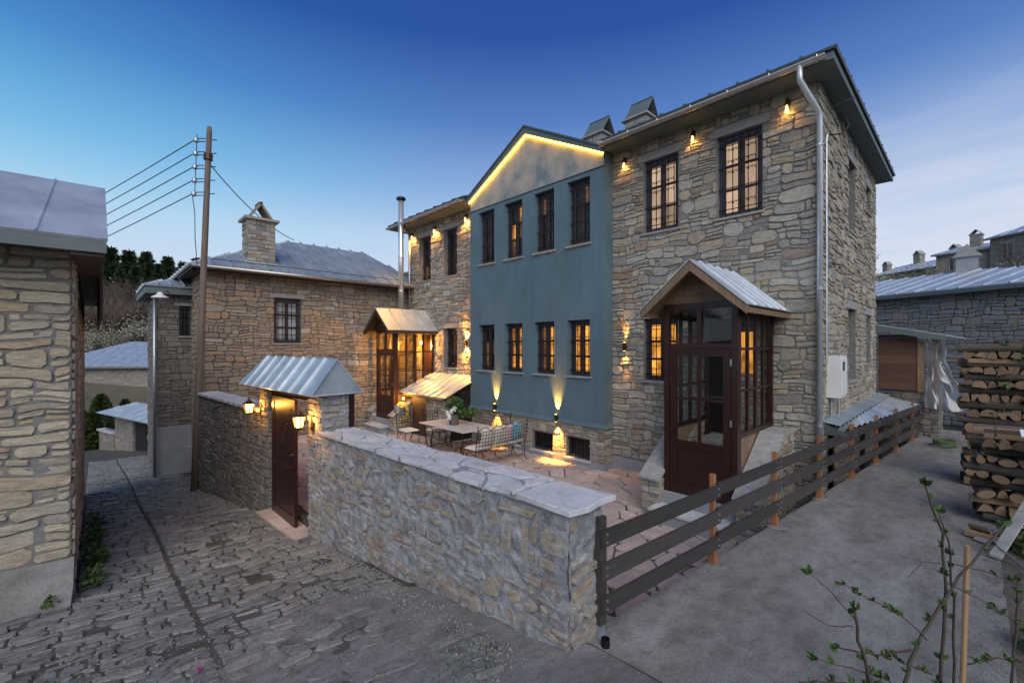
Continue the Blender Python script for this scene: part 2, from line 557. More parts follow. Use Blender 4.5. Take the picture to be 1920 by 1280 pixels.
def copy_thing(root, loc, rotz, label, group=None, scale=1):
    """copy of a thing built around the origin, with its parts and sub-parts"""
    c = root.copy()
    COL.objects.link(c)
    c.location, c.rotation_euler, c.scale = loc, (0, 0, rotz), (scale,) * 3
    c['label'] = label
    if group:
        c['group'] = group
    for ch in KIDS[root.name]:
        d = ch.copy()
        COL.objects.link(d)
        d.parent = c
        for g in KIDS.get(ch.name, ()):
            e = g.copy()
            COL.objects.link(e)
            e.parent = d
    return c


KIDS = {}


def kids(root):
    for o in list(COL.objects):
        if o.parent is not None:
            KIDS.setdefault(o.parent.name, []).append(o)


# ------------------------------------------------------------------ stones
Z3 = Vector((0, 0, 1))


def rubble_cells(w, h, openings, row=(.17, .27), width=(.22, .6), z0=0):
    out = []
    z = z0
    while z < h - .03:
        hh = min(U1(*row), h - z)
        if h - z - hh < .08:
            hh = h - z
        u = 0
        while u < w - .01:
            ww = U1(*width)
            if w - u - ww < .12:
                ww = w - u
            k = rng.random()
            if hh < .14 or k < .30 - (.15 if hh > .22 else 0):
                parts = [(u, u + ww, z, z + hh)]
            elif k < .68:
                c = z + hh * U1(.35, .65)
                m1, m2 = u + ww * U1(.35, .65), u + ww * U1(.3, .7)
                parts = []
                if rng.random() < .45 and ww > .3:
                    parts += [(u, m1, z, c), (m1, u + ww, z, c)]
                else:
                    parts += [(u, u + ww, z, c)]
                if rng.random() < .45 and ww > .3:
                    parts += [(u, m2, c, z + hh), (m2, u + ww, c, z + hh)]
                else:
                    parts += [(u, u + ww, c, z + hh)]
            elif k < .84:
                c1, c2 = z + hh * U1(.28, .38), z + hh * U1(.6, .72)
                m1 = u + ww * U1(.4, .6)
                parts = [(u, u + ww, z, c1), (u, m1, c1, c2), (m1, u + ww, c1, c2), (u, u + ww, c2, z + hh)]
            else:
                m1 = u + ww * U1(.35, .65)
                c = z + hh * U1(.4, .6)
                parts = [(u, m1, z, z + hh), (m1, u + ww, z, c), (m1, u + ww, c, z + hh)]
            out += parts
            u += ww
        z += hh
    for (a, b, c, d) in openings:
        nxt = []
        for (p, q, r, t) in out:
            if q <= a or p >= b or t <= c or r >= d:
                nxt.append((p, q, r, t))
                continue
            if p < a - .04:
                nxt.append((p, a, r, t))
            if q > b + .04:
                nxt.append((b, q, r, t))
            if r < c - .035:
                nxt.append((max(p, a), min(q, b), r, c))
            if t > d + .035:
                nxt.append((max(p, a), min(q, b), d, t))
        out = nxt
    return out


def chaikin(poly, f=.27):
    out = []
    n = len(poly)
    for i in range(n):
        a, b = poly[i], poly[(i + 1) % n]
        out.append((a[0] + (b[0] - a[0]) * f, a[1] + (b[1] - a[1]) * f))
        out.append((b[0] + (a[0] - b[0]) * f, b[1] + (a[1] - b[1]) * f))
    return out


def stone_mesh(poly, O, U, V, N, proud, back, bevel, bulge=.004):
    """a stone from its outline: sides, a bevelled edge and an uneven face"""
    n = len(poly)
    cx = sum(p[0] for p in poly) / n
    cy = sum(p[1] for p in poly) / n
    P = lambda a, b, d: O + U * a + V * b + N * d
    vs = [P(a, b, -back) for a, b in poly]
    vs += [P(a, b, proud - bevel) for a, b in poly]
    for a, b in poly:
        d = max(math.hypot(a - cx, b - cy), 1e-4)
        k = max(0, 1 - bevel * 1.3 / d)
        vs.append(P(cx + (a - cx) * k, cy + (b - cy) * k, proud + U1(-bulge, bulge)))
    vs.append(P(cx, cy, proud + U1(-bulge, bulge * 1.6)))
    fs = []
    for i in range(n):
        j = (i + 1) % n
        fs += [(i, j, j + n, i + n), (i + n, j + n, j + 2 * n, i + 2 * n), (i + 2 * n, j + 2 * n, 3 * n)]
    return vs, fs


def weight(pts, N):
    c = sum((Vector(p) for p in pts), Vector()) / len(pts)
    d = CAM - c
    f = Vector((-math.sin(R(46.34)), math.cos(R(46.34)), 0))
    if (c - CAM).dot(f) < .5:
        return 0
    return abs(d.normalized().dot(N)) / d.length_squared


def rubble_polys(w, h, openings=(), row=(.17, .27), width=(.22, .6), gap=.009, warp=.028, z0=0, top=None, sharp=.7):
    """outlines of coursed rubble over a w by h face"""
    cells = rubble_cells(w, h, openings, row, width, z0)
    seed = Vector((U1(0, 99), U1(0, 99), U1(0, 99)))
    for (a, b, c, d) in cells:
        if top and c > top((a + b) / 2) - .06:
            continue
        if top:
            d = min(d, top((a + b) / 2))
        g = gap * U1(.6, 1.5)
        a2, b2, c2, d2 = a + g, b - g, c + g, d - g
        if b2 - a2 < .03 or d2 - c2 < .02:
            continue
        ch = min(b2 - a2, d2 - c2) * U1(.14, .38) * sharp
        j = lambda s: U1(-s, s)
        hs = (d2 - c2)
        poly = [(a2 + ch, c2 + j(.006)), ((a2 + b2) / 2 + j(.05 * (b2 - a2)), c2 + j(.07 * hs)), (b2 - ch * U1(.5, 1.4), c2 + j(.006)), (b2, c2 + ch * U1(.5, 1.3)),
                (b2 + j(.008), d2 - ch * U1(.5, 1.3)), (b2 - ch * U1(.5, 1.5), d2), ((a2 + b2) / 2 + j(.05 * (b2 - a2)), d2 + j(.07 * hs)), (a2 + ch * U1(.5, 1.5), d2), (a2, d2 - ch), (a2 + j(.008), c2 + ch)]
        q = []
        for (x, z) in poly:
            k = min(1, min(x, w - x) / .12, max(0, h - z) / .12)
            for (oa, ob, oc, od) in openings:
                dx = max(oa - x, x - ob, 0)
                dz = max(oc - z, z - od, 0)
                k = min(k, math.hypot(dx, dz) / .12)
            k = max(0, k)
            s = seed + Vector((x * 2.1, z * 2.6, 0))
            q.append((x + k * warp * 1.2 * noise.noise(s), z + k * warp * 1.6 * noise.noise(s + Vector((31, 7, 3)))))
        yield q, (b - a) * (d - c)


def wall_stones(O, U, N, w, h, openings=(), row=(.17, .27), width=(.22, .6), gap=.009, warp=.028, proud=.014, z0=0, top=None, sharp=.7):
    """coursed rubble over a wall face; returns [(screen weight, verts, faces)]"""
    O, U, N = Vector(O), Vector(U), Vector(N)
    out = []
    for q, area in rubble_polys(w, h, openings, row, width, gap, warp, z0, top, sharp):
        vs, fs = stone_mesh(q, O, U, Z3, N, proud + U1(-.011, .014), .03, U1(.003, .007), .004)
        out.append((weight(vs, N) * area, vs, fs))
    return out


def clip(poly, nx, ny, c):
    out = []
    n = len(poly)
    for i in range(n):
        p, q = poly[i], poly[(i + 1) % n]
        a, b = p[0] * nx + p[1] * ny - c, q[0] * nx + q[1] * ny - c
        if a <= 0:
            out.append(p)
        if (a < 0) != (b < 0) and a != b:
            t = a / (a - b)
            out.append((p[0] + (q[0] - p[0]) * t, p[1] + (q[1] - p[1]) * t))
    return out


def voronoi(w, h, sx, sy, gap, jit=.42, brick=True):
    """irregular cells of about sx by sy over a w by h rectangle, kept apart by gap"""
    nx, ny = max(1, int(w / sx)), max(1, int(h / sy))
    pts = {}
    for i in range(-1, nx + 1):
        for j in range(-1, ny + 1):
            pts[i, j] = ((i + .5 + (.5 * (j % 2) if brick else 0) + U1(-jit, jit)) * w / nx / sx, (j + .5 + U1(-jit, jit)) * h / ny / sy)
    out = []
    for (i, j), p in pts.items():
        poly = [(0, 0), (w / sx, 0), (w / sx, h / sy), (0, h / sy)]
        for di in range(-3, 4):
            for dj in range(-3, 4):
                q = pts.get((i + di, j + dj))
                if q is None or (di == 0 and dj == 0):
                    continue
                nxv, nyv = q[0] - p[0], q[1] - p[1]
                l = math.hypot(nxv, nyv)
                nxv, nyv = nxv / l, nyv / l
                g = gap / (sx * abs(nxv) + sy * abs(nyv)) * U1(.7, 1.3)
                poly = clip(poly, nxv, nyv, nxv * (p[0] + q[0]) / 2 + nyv * (p[1] + q[1]) / 2 - g / 2)
                if len(poly) < 3:
                    break
            if len(poly) < 3:
                break
        if len(poly) >= 3:
            out.append([(a * sx, b * sy) for a, b in poly])
    return out


def emit_stones(parent, name, items, mat, limit=290):
    """the largest ones on screen become objects of their own, the others one joined part"""
    items = sorted(items, key=lambda t: -t[0])
    for wgt, vs, fs in items[:limit]:
        if wgt <= 0:
            continue
        MB().add(vs, fs).build(name, mat, parent)
    rest = MB()
    for wgt, vs, fs in items[:limit]:
        if wgt <= 0:
            rest.add(vs, fs)
    for wgt, vs, fs in items[limit:]:
        rest.add(vs, fs)
    if rest.v:
        rest.build(name, mat, parent, kind='stuff')


def wall_core(O, U, N, w, h, openings, depth=.35, inset=0.0, z0=0, top=None):
    """mortar face with openings cut out, their reveals, the top and the ends"""
    O, U, N = Vector(O), Vector(U), Vector(N)
    b = MB()
    xs = sorted({0, w} | {v for o in openings for v in o[:2]})
    zs = sorted({z0, h} | {v for o in openings for v in o[2:]})
    P = lambda u, n, z: O + U * u + N * n + Z3 * z
    for i in range(len(xs) - 1):
        for k in range(len(zs) - 1):
            cx, cz = (xs[i] + xs[i + 1]) / 2, (zs[k] + zs[k + 1]) / 2
            if any(o[0] < cx < o[1] and o[2] < cz < o[3] for o in openings):
                continue
            b.add([P(xs[i], -inset, zs[k]), P(xs[i + 1], -inset, zs[k]), P(xs[i + 1], -inset, zs[k + 1]), P(xs[i], -inset, zs[k + 1])], [(0, 1, 2, 3)])
    for (a, c, d, e) in openings:
        for (p, q) in (((a, d), (a, e)), ((a, e), (c, e)), ((c, e), (c, d)), ((c, d), (a, d))):
            b.add([P(p[0], -inset, p[1]), P(q[0], -inset, q[1]), P(q[0], -depth, q[1]), P(p[0], -depth, p[1])], [(0, 1, 2, 3)])
    for (p, q) in (((0, z0), (0, h)), ((0, h), (w, h)), ((w, h), (w, z0))):
        b.add([P(p[0], -inset, p[1]), P(q[0], -inset, q[1]), P(q[0], -depth, q[1]), P(p[0], -depth, p[1])], [(0, 1, 2, 3)])
    return b


# ------------------------------------------------------------------ windows, roofs, lamps
def arc(c, A, B, r, t0, t1, n=7):
    c, A, B = Vector(c), Vector(A), Vector(B)
    return [c + (A * math.cos(R(t0 + (t1 - t0) * k / (n - 1))) + B * math.sin(R(t0 + (t1 - t0) * k / (n - 1)))) * r for k in range(n)]


def window(parent, O, U, N, w, h, lit=('dark',) * 6, recess=.12, sill='lintel', grille=True, rows=3, lintel=None, small=False, mw=.06):
    """window in an opening whose lower left outer corner is O; sub-parts hang under the frame"""
    O, U, N = Vector(O), Vector(U), Vector(N)
    f = .055
    d0, d1 = -recess - .06, -recess
    b = MB()
    for a in ((0, d0, 0, f, d1, h), (w - f, d0, 0, w, d1, h), (f, d0, 0, w - f, d1, f), (f, d0, h - f * 1.5, w - f, d1, h)):
        b.obox(O, U, N, a[:3], a[3:])
    win = b.build('window', 'window_frame', parent)
    e0, e1 = d0 + .004, d1 - .018
    lw = (w - 2 * f) / 2
    ch = h - 2.5 * f
    ph = (ch - (rows + 1) * .05) / rows
    k = 0
    for s in range(2):
        u0 = f + s * lw
        b = MB()
        b.obox(O, U, N, (u0, e0, f), (u0 + mw, e1, f + ch))
        b.obox(O, U, N, (u0 + lw - mw, e0, f), (u0 + lw, e1, f + ch))
        for r in range(rows + 1):
            b.obox(O, U, N, (u0 + mw, e0 + .002, f + r * (ph + .05)), (u0 + lw - mw, e1 - .002, f + r * (ph + .05) + .05))
        b.build('casement', 'casement', win)
        for r in range(rows):
            z = f + .05 + r * (ph + .05)
            mt = {'dark': 'dark_glass', 'warm': 'lit_warm', 'pale': 'lit_pale', 'dim': 'lit_dim', 'curtain': 'curtain'}[lit[k % len(lit)]]
            MB().obox(O, U, N, (u0 + mw, e0 + .012, z), (u0 + lw - mw, e0 + .018, z + ph)).build('pane', mt, win)
            k += 1
    if grille:
        g = MB()
        nb = 4 if small else 5
        gn = -recess + .035
        Q = lambda u, z: O + U * u + N * gn + Z3 * z
        for i in range(nb):
            u = f + (w - 2 * f) * (i + .5) / nb
            g.tube([Q(u, .02), Q(u, h - .03)], .0095, 5)
        for zz in (.10, .36, .62, .88):
            g.tube([Q(.0, h * zz), Q(w, h * zz)], .0095, 5)
        if not small:
            for zz in (.18, .55, .68, .82):
                for i in range(nb - 1):
                    u = f + (w - 2 * f) * (i + 1) / nb
                    for sg in (-1, 1):
                        g.tube(arc(Q(u + sg * .028, h * zz), U * sg, Z3, .026, -60, 190, 6), .0068, 4)
        g.build('grille', 'iron', win)
    if sill:
        MB().obox(O, U, N, (-.05, -recess, -.045), (w + .05, .045, -.003)).build('sill', sill, win)
    if lintel:
        MB().obox(O, U, N, (-.12, -.05, h + .004), (w + .12, .02, h + lintel)).build('lintel', 'lintel', win)
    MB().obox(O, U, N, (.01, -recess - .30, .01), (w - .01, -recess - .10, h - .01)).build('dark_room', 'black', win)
    return win


def seamed_roof(parent, eL, eR, rR, rL, mat='zinc', seams=8, thick=.04, name='roof', proud=.035, seam_w=.022):
    """sheet-metal roof plane: slab with standing seams running from eave to ridge"""
    eL, eR, rR, rL = map(Vector, (eL, eR, rR, rL))
    n = (eR - eL).cross(rL - eL)
    if n.length < 1e-6:
        n = (eR - eL).cross(rR - eL)
    n.normalize()
    if n.z < 0:
        n = -n
    pts = [eL, eR, rR, rL] if (rR - rL).length > 1e-3 else [eL, eR, rR]
    rf = MB().slab(pts, n * -thick).build(name, mat, parent)
    L = eR - eL
    tl = ((rL - eL).dot(L)) / L.length_squared
    tr = ((rR - eL).dot(L)) / L.length_squared
    run = (rL - eL) - L * tl
    for i in range(1, seams):
        t = i / seams
        k = 1.0
        if t < tl:
            k = t / tl
        elif t > tr:
            k = (1 - t) / (1 - tr)
        if k < .06:
            continue
        p, q = eL + L * t, eL + L * t + run * k
        s = L.normalized() * seam_w / 2
        b = MB()
        b.add([p - s, p + s, q + s, q - s, p - s * .5 + n * proud, p + s * .5 + n * proud, q + s * .5 + n * proud, q - s * .5 + n * proud],
              [(4, 5, 6, 7), (0, 1, 5, 4), (1, 2, 6, 5), (2, 3, 7, 6), (3, 0, 4, 7)])
        b.build('seam', mat, rf)
    return rf


def add_light(name, kind, loc, energy, col=(1, .55, .16), size=.02, rot=None, spot=None, blend=.6):
    l = bpy.data.lights.new(name, kind)
    l.energy = energy
    l.color = col
    l.shadow_soft_size = size
    o = bpy.data.objects.new(name, l)
    COL.objects.link(o)
    o.location = loc
    if spot:
        l.spot_size = R(spot)
        l.spot_blend = blend
        o.rotation_euler = rot
    return o


def hook(o, parent):
    o.parent = parent
    o.matrix_parent_inverse = Matrix.LocRotScale(parent.location, parent.rotation_euler, None).inverted()
    return o


# ------------------------------------------------------------------ ground
XS = [-200, -60, -36, -24, -17, -13.4, -9, -7, -4.5, -2.1, 0, 8, 30, 200]
ZS = [-4.2, -4.0, -3.5, -2.3, -1.40, -1.13, -.58, -.43, -.13, .12, .22, .5, 1.5, 4]


def zs(x):
    for i in range(len(XS) - 1):
        if x <= XS[i + 1]:
            t = (x - XS[i]) / (XS[i + 1] - XS[i])
            return ZS[i] + (ZS[i + 1] - ZS[i]) * t
    return ZS[-1]


def zstreet(x, y):
    return zs(x) + .035 * min(1, abs(y - .75) / 1.2) + .018 * noise.noise(Vector((x * .8, y * .8, 4)))


def terrain(x, y):
    z = min(zs(x) - .25, -.6)
    if x < -44:
        z += min(-44 - x, 56) * .29 * min(1, max(0, (y + 40) / 30))
    if y > 30:
        z += min(10, (y - 30) * .34)
    if y < -8:
        z += min(8, (-8 - y) * .1)
    if x < -44 or y > 30:
        z += 1.1 * noise.noise(Vector((x * .05, y * .05, 1)))
    return z


g = MB()
gx = [-200 + 4 * i for i in range(90)]
gy = [-80 + 4 * i for i in range(70)]
g.add([(x, y, terrain(x, y)) for y in gy for x in gx],
      [(j * 90 + i, j * 90 + i + 1, (j + 1) * 90 + i + 1, (j + 1) * 90 + i) for j in range(69) for i in range(89)])
g.build('ground', 'hill', smooth=True, kind='structure')

g = MB()
nx, ny = 190, 40
sx = [-34 + 37.5 * (i / nx) for i in range(nx + 1)]
sy = [-4.0 + 6.85 * (j / ny) for j in range(ny + 1)]
g.add([(x, y, zstreet(x, y) - .012) for y in sy for x in sx],
      [(j * (nx + 1) + i, j * (nx + 1) + i + 1, (j + 1) * (nx + 1) + i + 1, (j + 1) * (nx + 1) + i) for j in range(ny) for i in range(nx)])
street = g.build('street', 'dust', smooth=True, kind='structure')


def street_stones():
    items = []
    for (x0, x1, y0, y1) in ((-26, -1.2, .765, 2.40), (-26, -7.30, -.14, .735), (-7.46, -1.0, -1.8, .735)):
        for poly, _a in rubble_polys(y1 - y0, x1 - x0, (), (.11, .22), (.15, .40), .009, .065, sharp=1.0):
            pts_ = [(x0 + b_ + .16 * (a_ - .8) + .05 * noise.noise(Vector((b_ * .7, a_, 5))), y0 + a_) for a_, b_ in reversed(poly)]
            c = (sum(p[0] for p in pts_) / len(pts_), sum(p[1] for p in pts_) / len(pts_))
            near = max(0, min(1, (c[0] + 7.0) / 3.5))
            if rng.random() < .03 + .12 * near:
                continue
            q = pts_
            if max(p[0] for p in q) > -1.0 or max(p[1] for p in q) > 2.42 - .03 * max(0, -c[0] - 7):
                continue
            z = zstreet(*c)
            e = .01
            gx_ = (zstreet(c[0] + e, c[1]) - zstreet(c[0] - e, c[1])) / (2 * e)
            gy_ = (zstreet(c[0], c[1] + e) - zstreet(c[0], c[1] - e)) / (2 * e)
            Ux, Vy = Vector((1, 0, gx_ + U1(-.03, .03))), Vector((0, 1, gy_ + U1(-.03, .03)))
            loc = [(p[0] - c[0], p[1] - c[1]) for p in q]
            pr = U1(.008, .030) * (1 - .45 * near)
            vs, fs = stone_mesh(loc, Vector((c[0], c[1], z - .012)), Ux, Vy, Z3, pr, .05, .007, .004)
            a = .5 * abs(sum(q[i][0] * q[(i + 1) % len(q)][1] - q[(i + 1) % len(q)][0] * q[i][1] for i in range(len(q))))
            items.append((weight(vs, Z3) * a, vs, fs))
    emit_stones(street, 'cobble', items, 'cobble', 300)


street_stones()
g = MB()
nx, ny = 90, 60
for j in range(ny + 1):
    for i in range(nx + 1):
        x, y = -7.0 + 8.0 * i / nx, -3.0 + 5.8 * j / ny
        k = max(0, min(1, (x + 6.4) / 2.6))
        g.v.append((x, y, zstreet(x, y) - .040 + .037 * k + .014 * noise.noise(Vector((x * 1.7, y * 1.7, 8))) + .010 * noise.noise(Vector((x * 5, y * 5, 3))) + .022 * max(0, min(1, (x + 2.7) / .9))))
g.f = [(j * (nx + 1) + i, j * (nx + 1) + i + 1, (j + 1) * (nx + 1) + i + 1, (j + 1) * (nx + 1) + i) for j in range(ny) for i in range(nx)]
g.build('street_dust', 'street_dust', smooth=True, kind='structure')

# courtyard bed and its crazy paving
CZ = -.27
court = MB().box((-14.4, 2.45, CZ - .4), (-1.95, 8.6, CZ - .022)).build('courtyard', 'dust', kind='structure')
items = []
for poly in voronoi(12.3, 5.9, .46, .40, .030):
    q = [(p[0] - 14.35, p[1] + 2.6) for p in poly]
    if max(p[0] for p in q) > -1.98 + .09 * (min(p[1] for p in q) - 3) - .05:
        continue
    q = chaikin(q, .15)
    c = (sum(p[0] for p in q) / len(q), sum(p[1] for p in q) / len(q))
    lift = U1(.02, .06) if (-5.4 < c[0] < -3.9 and c[1] > 6.6) else 0
    vs, fs = stone_mesh([(p[0] - c[0], p[1] - c[1]) for p in q], Vector((c[0], c[1], CZ - .022)), Vector((1, 0, U1(-.01, .01) * (1 + 5 * (lift > 0)))), Vector((0, 1, U1(-.01, .01))), Z3, .022 + U1(-.004, .005) + lift, .04, .006, .002)
    a = .5 * abs(sum(q[i][0] * q[(i + 1) % len(q)][1] - q[(i + 1) % len(q)][0] * q[i][1] for i in range(len(q))))
    items.append((weight(vs, Z3) * a, vs, fs))
emit_stones(court, 'paving_stone', items, 'paving', 290)

# concrete path beside the house
FX = lambda y: -2.11 + (y - 3.05) * .0955
PZ = lambda y: .12 + .0 * y


def grid_sheet(name, mat, x0f, x1f, y0, y1, zf, nx, ny, skirt=.6):
    g = MB()
    for j in range(ny + 1):
        y = y0 + (y1 - y0) * j / ny
        for i in range(nx + 1):
            x = x0f(y) + (x1f(y) - x0f(y)) * i / nx
            g.v.append((x, y, zf(x, y)))
    k = nx + 1
    g.f = [(j * k + i, j * k + i + 1, (j + 1) * k + i + 1, (j + 1) * k + i) for j in range(ny) for i in range(nx)]
    edge = [(j * k, (j + 1) * k) for j in range(ny)] + [((j + 1) * k + nx, j * k + nx) for j in range(ny)] + [(i + 1, i) for i in range(nx)] + [(ny * k + i, ny * k + i + 1) for i in range(nx)]
    for a, b in edge:
        va, vb = g.v[a], g.v[b]
        n = len(g.v)
        g.v += [(va[0], va[1], va[2] - skirt), (vb[0], vb[1], vb[2] - skirt)]
        g.f.append((a, b, n + 1, n))
    return g.build(name, mat, smooth=False, kind='structure')


def path_z(x, y):
    t = max(0, min(1, (2.9 - y) / 1.6))
    return (.12 + .012 * noise.noise(Vector((x * .7, y * .7, 9)))) * (1 - t) + (zs(x) + .055 + .012 * noise.noise(Vector((x * .7, y * .7, 9)))) * t


grid_sheet('path', 'concrete', lambda y: FX(y) - .07 if y > 2.7 else -2.05 + (2.7 - y) * .35, lambda y: .22 if y < 12 else .22 + (y - 12) * .1, 1.2, 17.5, path_z, 30, 90)
grid_sheet('soil', 'soil', lambda y: .215, lambda y: 7, -3, 26, lambda x, y: .10 + .05 * noise.noise(Vector((x, y, 3))) + .03 * noise.noise(Vector((x * 4, y * 4, 3))) + .10 * max(0, x - 1), 50, 90)

# ------------------------------------------------------------------ main house
UX, UY, NF, NS = Vector((1, 0, 0)), Vector((0, 1, 0)), Vector((0, -1, 0)), Vector((1, 0, 0))
house = thing('stone_house', 'two storey stone house with a blue plastered bay and lit windows behind the courtyard', 'house', (-8, 8.5, -.3))
B0 = -.3
opR = [(.79, 1.55, 5.18, 6.70), (2.31, 3.08, 5.18, 6.70), (.79, 1.55, 2.07, 3.37), (2.10, 2.62, 1.15, 3.3), (2.70, 2.95, 2.3, 3.05)]
opL = [(.73, 1.45, 5.10, 6.65), (2.25, 2.97, 5.10, 6.65), (2.25, 2.97, 2.08, 3.38), (.75, 1.5, 1.2, 3.2)]
opS = [(2.54, 3.30, 5.15, 6.60), (4.67, 5.30, 5.98, 6.60), (2.48, 3.36, 2.09, 3.56), (4.67, 5.37, 2.38, 3.53)]
OR, OL, OS = (-5.62, 8.5, B0), (-14.45, 8.5, B0), (-1.73, 8.503, B0)
wall_core(OR, UX, NF, 3.887, 7.12, opR, .4).build('wall', 'mortar', house)
wall_core(OL, UX, NF, 4.15, 7.12, opL, .4).build('wall', 'mortar', house)
wall_core(OS, UY, NS, 6.15, 7.12, opS, .4).build('wall', 'mortar', house)
MB().box((-14.44, 8.9, B0), (-14.3, 14.6, 6.8)).build('wall', 'mortar', house)
MB().box((-14.3, 14.5, B0), (-1.8, 14.64, 6.8)).build('wall', 'mortar', house)
lint = lambda ops, hh=.17: ops + [(a - .12, b + .12, d, d + hh) for a, b, c, d in ops]
st = wall_stones(OR, UX, NF, 3.89, 7.12, lint(opR[:3]) + opR[3:] + [(0, 3.89, 0, .33)], (.13, .25), (.19, .52), .010, .045, .016, sharp=1.0)
st += wall_stones(OL, UX, NF, 4.15, 7.12, lint(opL[:3]) + opL[3:], (.13, .24), (.19, .5), .010, .045, .016, sharp=1.0)
st += wall_stones(OS, UY, NS, 6.15, 7.12, lint(opS), (.13, .24), (.19, .5), .010, .045, .016, sharp=1.0)
opB = [(.95 + 1.12 * i, 1.64 + 1.12 * i, .20, .64) for i in (0, 1, 2)]
opB = [(-8.95 + 10.32, -8.27 + 10.32, .17, .63), (-7.83 + 10.32, -7.14 + 10.32, .17, .63), (-6.70 + 10.32, -6.02 + 10.32, .17, .65)]
OB = (-10.32, 8.2, B0)
wall_core(OB, UX, NF, 4.70, .99, opB, .35).build('wall', 'mortar', house)
st += wall_stones(OB, UX, NF, 4.70, .985, opB + [(0, 4.7, 0, .16)], (.13, .2), (.14, .3), .008, .02)
wall_core((-5.616, 8.203, B0), UY, NS, .29, .985, [], .3).build('wall', 'mortar', house)
st += wall_stones((-5.62, 8.2, B0), UY, NS, .3, .985, [(0, .3, 0, .16)], (.13, .2), (.14, .3), .008, .01)
emit_stones(house, 'stone', st, 'stone_main', 300)
MB().box((-5.61, 8.47, B0), (-3.6, 8.52, .03)).build('plinth', 'render_grey', house)
MB().box((-10.3, 8.17, B0), (-5.60, 8.25, -.14)).build('plinth', 'render_grey', house)
MB().box((-5.605, 8.25, B0), (-5.585, 8.47, -.14)).build('plinth', 'render_grey', house)
for (a, b, c, d) in opB:
    f = MB()
    O = Vector(OB)
    for r in ((a, -.14, c, a + .04, -.08, d), (b - .04, -.14, c, b, -.08, d), (a + .04, -.14, c, b - .04, -.08, c + .05), (a + .04, -.14, d - .04, b - .04, -.08, d)):
        f.obox(O, UX, NF, r[:3], r[3:])
    wn = f.build('basement_window', 'window_frame', house)
    MB().obox(O, UX, NF, (a + .04, -.16, c + .05), (b - .04, -.13, d - .04)).build('pane', 'dark_glass', wn)
    for k in range(5):
        u = a + .04 + (b - a - .08) * (k + .5) / 5
        MB().tube([O + UX * u + NF * -.06 + Z3 * c, O + UX * u + NF * -.06 + Z3 * d], .008, 5).build('bar', 'iron', wn)
    MB().obox(O, UX, NF, (a - .05, -.1, c - .045), (b + .05, .06, c - .002)).build('sill', 'cap_slab', wn)

# bay
BX0, BX1, BY = -10.34, -5.60, 8.15
OBY = (BX0, BY, .69)
bw = [(.40, 1.08), (1.51, 2.19), (2.63, 3.29), (3.71, 4.36)]
opY = [(a, b, 4.16, 5.67) for a, b in bw] + [(a, b, 1.11, 2.41) for a, b in bw]
wall_core(OBY, UX, NF, 4.74, 5.79, opY, .32).build('bay_wall', 'blue_plaster', house)
MB().box((BX1 - .2, BY + .002, .69), (BX1 - .002, 8.49, 6.85)).build('bay_wall', 'blue_plaster', house)
MB().box((BX0 + .002, BY + .002, .69), (BX0 + .2, 8.49, 6.85)).build('bay_wall', 'blue_plaster', house)
f = MB()
f.add([(BX0 - .01, BY - .035, .66), (BX1 + .035, BY - .035, .66), (BX1 + .035, 8.48, .66), (BX0 - .01, 8.48, .66), (BX0 - .002, BY - .004, .76), (BX1 + .004, BY - .004, .76), (BX1 + .004, 8.48, .76), (BX0 - .002, 8.48, .76)],
      [(0, 1, 5, 4), (1, 2, 6, 5), (0, 3, 2, 1), (3, 0, 4, 7)])
f.build('drip_edge', 'blue_plaster', house)
XM = (BX0 + BX1) / 2
GA = 8.03
f = MB()
n = 24
gv = []
for i in range(n + 1):
    x = BX0 + (BX1 - BX0) * i / n
    zt = 6.80 + (GA - 6.80) * (1 - abs(x - XM) / (XM - BX0))
    for k in range(7):
        gv.append((x, BY - .012 + .012 * noise.noise(Vector((x * 2.3, k * .7, 5))), 6.482 + (zt - 6.482) * k / 6))
f.add(gv, [(i * 7 + k, (i + 1) * 7 + k, (i + 1) * 7 + k + 1, i * 7 + k + 1) for i in range(n) for k in range(6)])
f.build('gable_wall', 'gable_plaster', house, smooth=True)
MB().box((BX0, BY - .016, 6.462), (BX1, BY - .002, 6.481)).build('string_line', 'window_frame', house)
D6, LO, PA = ('dark',) * 6, ('warm',) * 6, ('pale',) * 6
litU = [D6, ('dim', 'warm', 'dark', 'dark', 'dim', 'warm'), ('dark', 'dark', 'dim', 'dark', 'dark', 'dark'), ('dark', 'dark', 'dark', 'dark', 'dark', 'dim')]
litD = [('dim', 'dim', 'dark', 'dark', 'dim', 'dark'), LO, ('dim', 'dim', 'dim', 'warm', 'warm', 'warm'), LO]
for (a, b), l in zip(bw, litU):
    window(house, Vector(OBY) + Vector((a, 0, 4.16)), UX, NF, b - a, 1.51, l, .14, mw=.072)
for (a, b), l in zip(bw, litD):
    window(house, Vector(OBY) + Vector((a, 0, 1.11)), UX, NF, b - a, 1.30, l, .14, mw=.072)
for k, (a, b, c, d) in enumerate(opR[:3]):
    window(house, Vector(OR) + Vector((a, 0, c)), UX, NF, b - a, d - c, (PA, PA, LO)[k], .10, lintel=.165)
for k, (a, b, c, d) in enumerate(opL[:3]):
    window(house, Vector(OL) + Vector((a, 0, c)), UX, NF, b - a, d - c, (('dim', 'dark', 'dark', 'dark', 'dark', 'dark'), D6, D6)[k], .16, lintel=.165, small=True)
for k, (a, b, c, d) in enumerate(opS):
    window(house, Vector(OS) + Vector((0, a, c)), UY, NS, b - a, d - c, D6, .24, lintel=.165, grille=False)
MB().box((-3.52, 8.62, .85), (-3.0, 8.70, 3.0)).build('entrance_door', 'black', house)  # black panel painting in the darkness of the door opening
MB().box((-2.92, 8.60, 2.0), (-2.67, 8.66, 2.75)).build('window_reflection', 'lit_warm', house)  # added glowing pane, stands in for the lit window mirrored in the porch glass
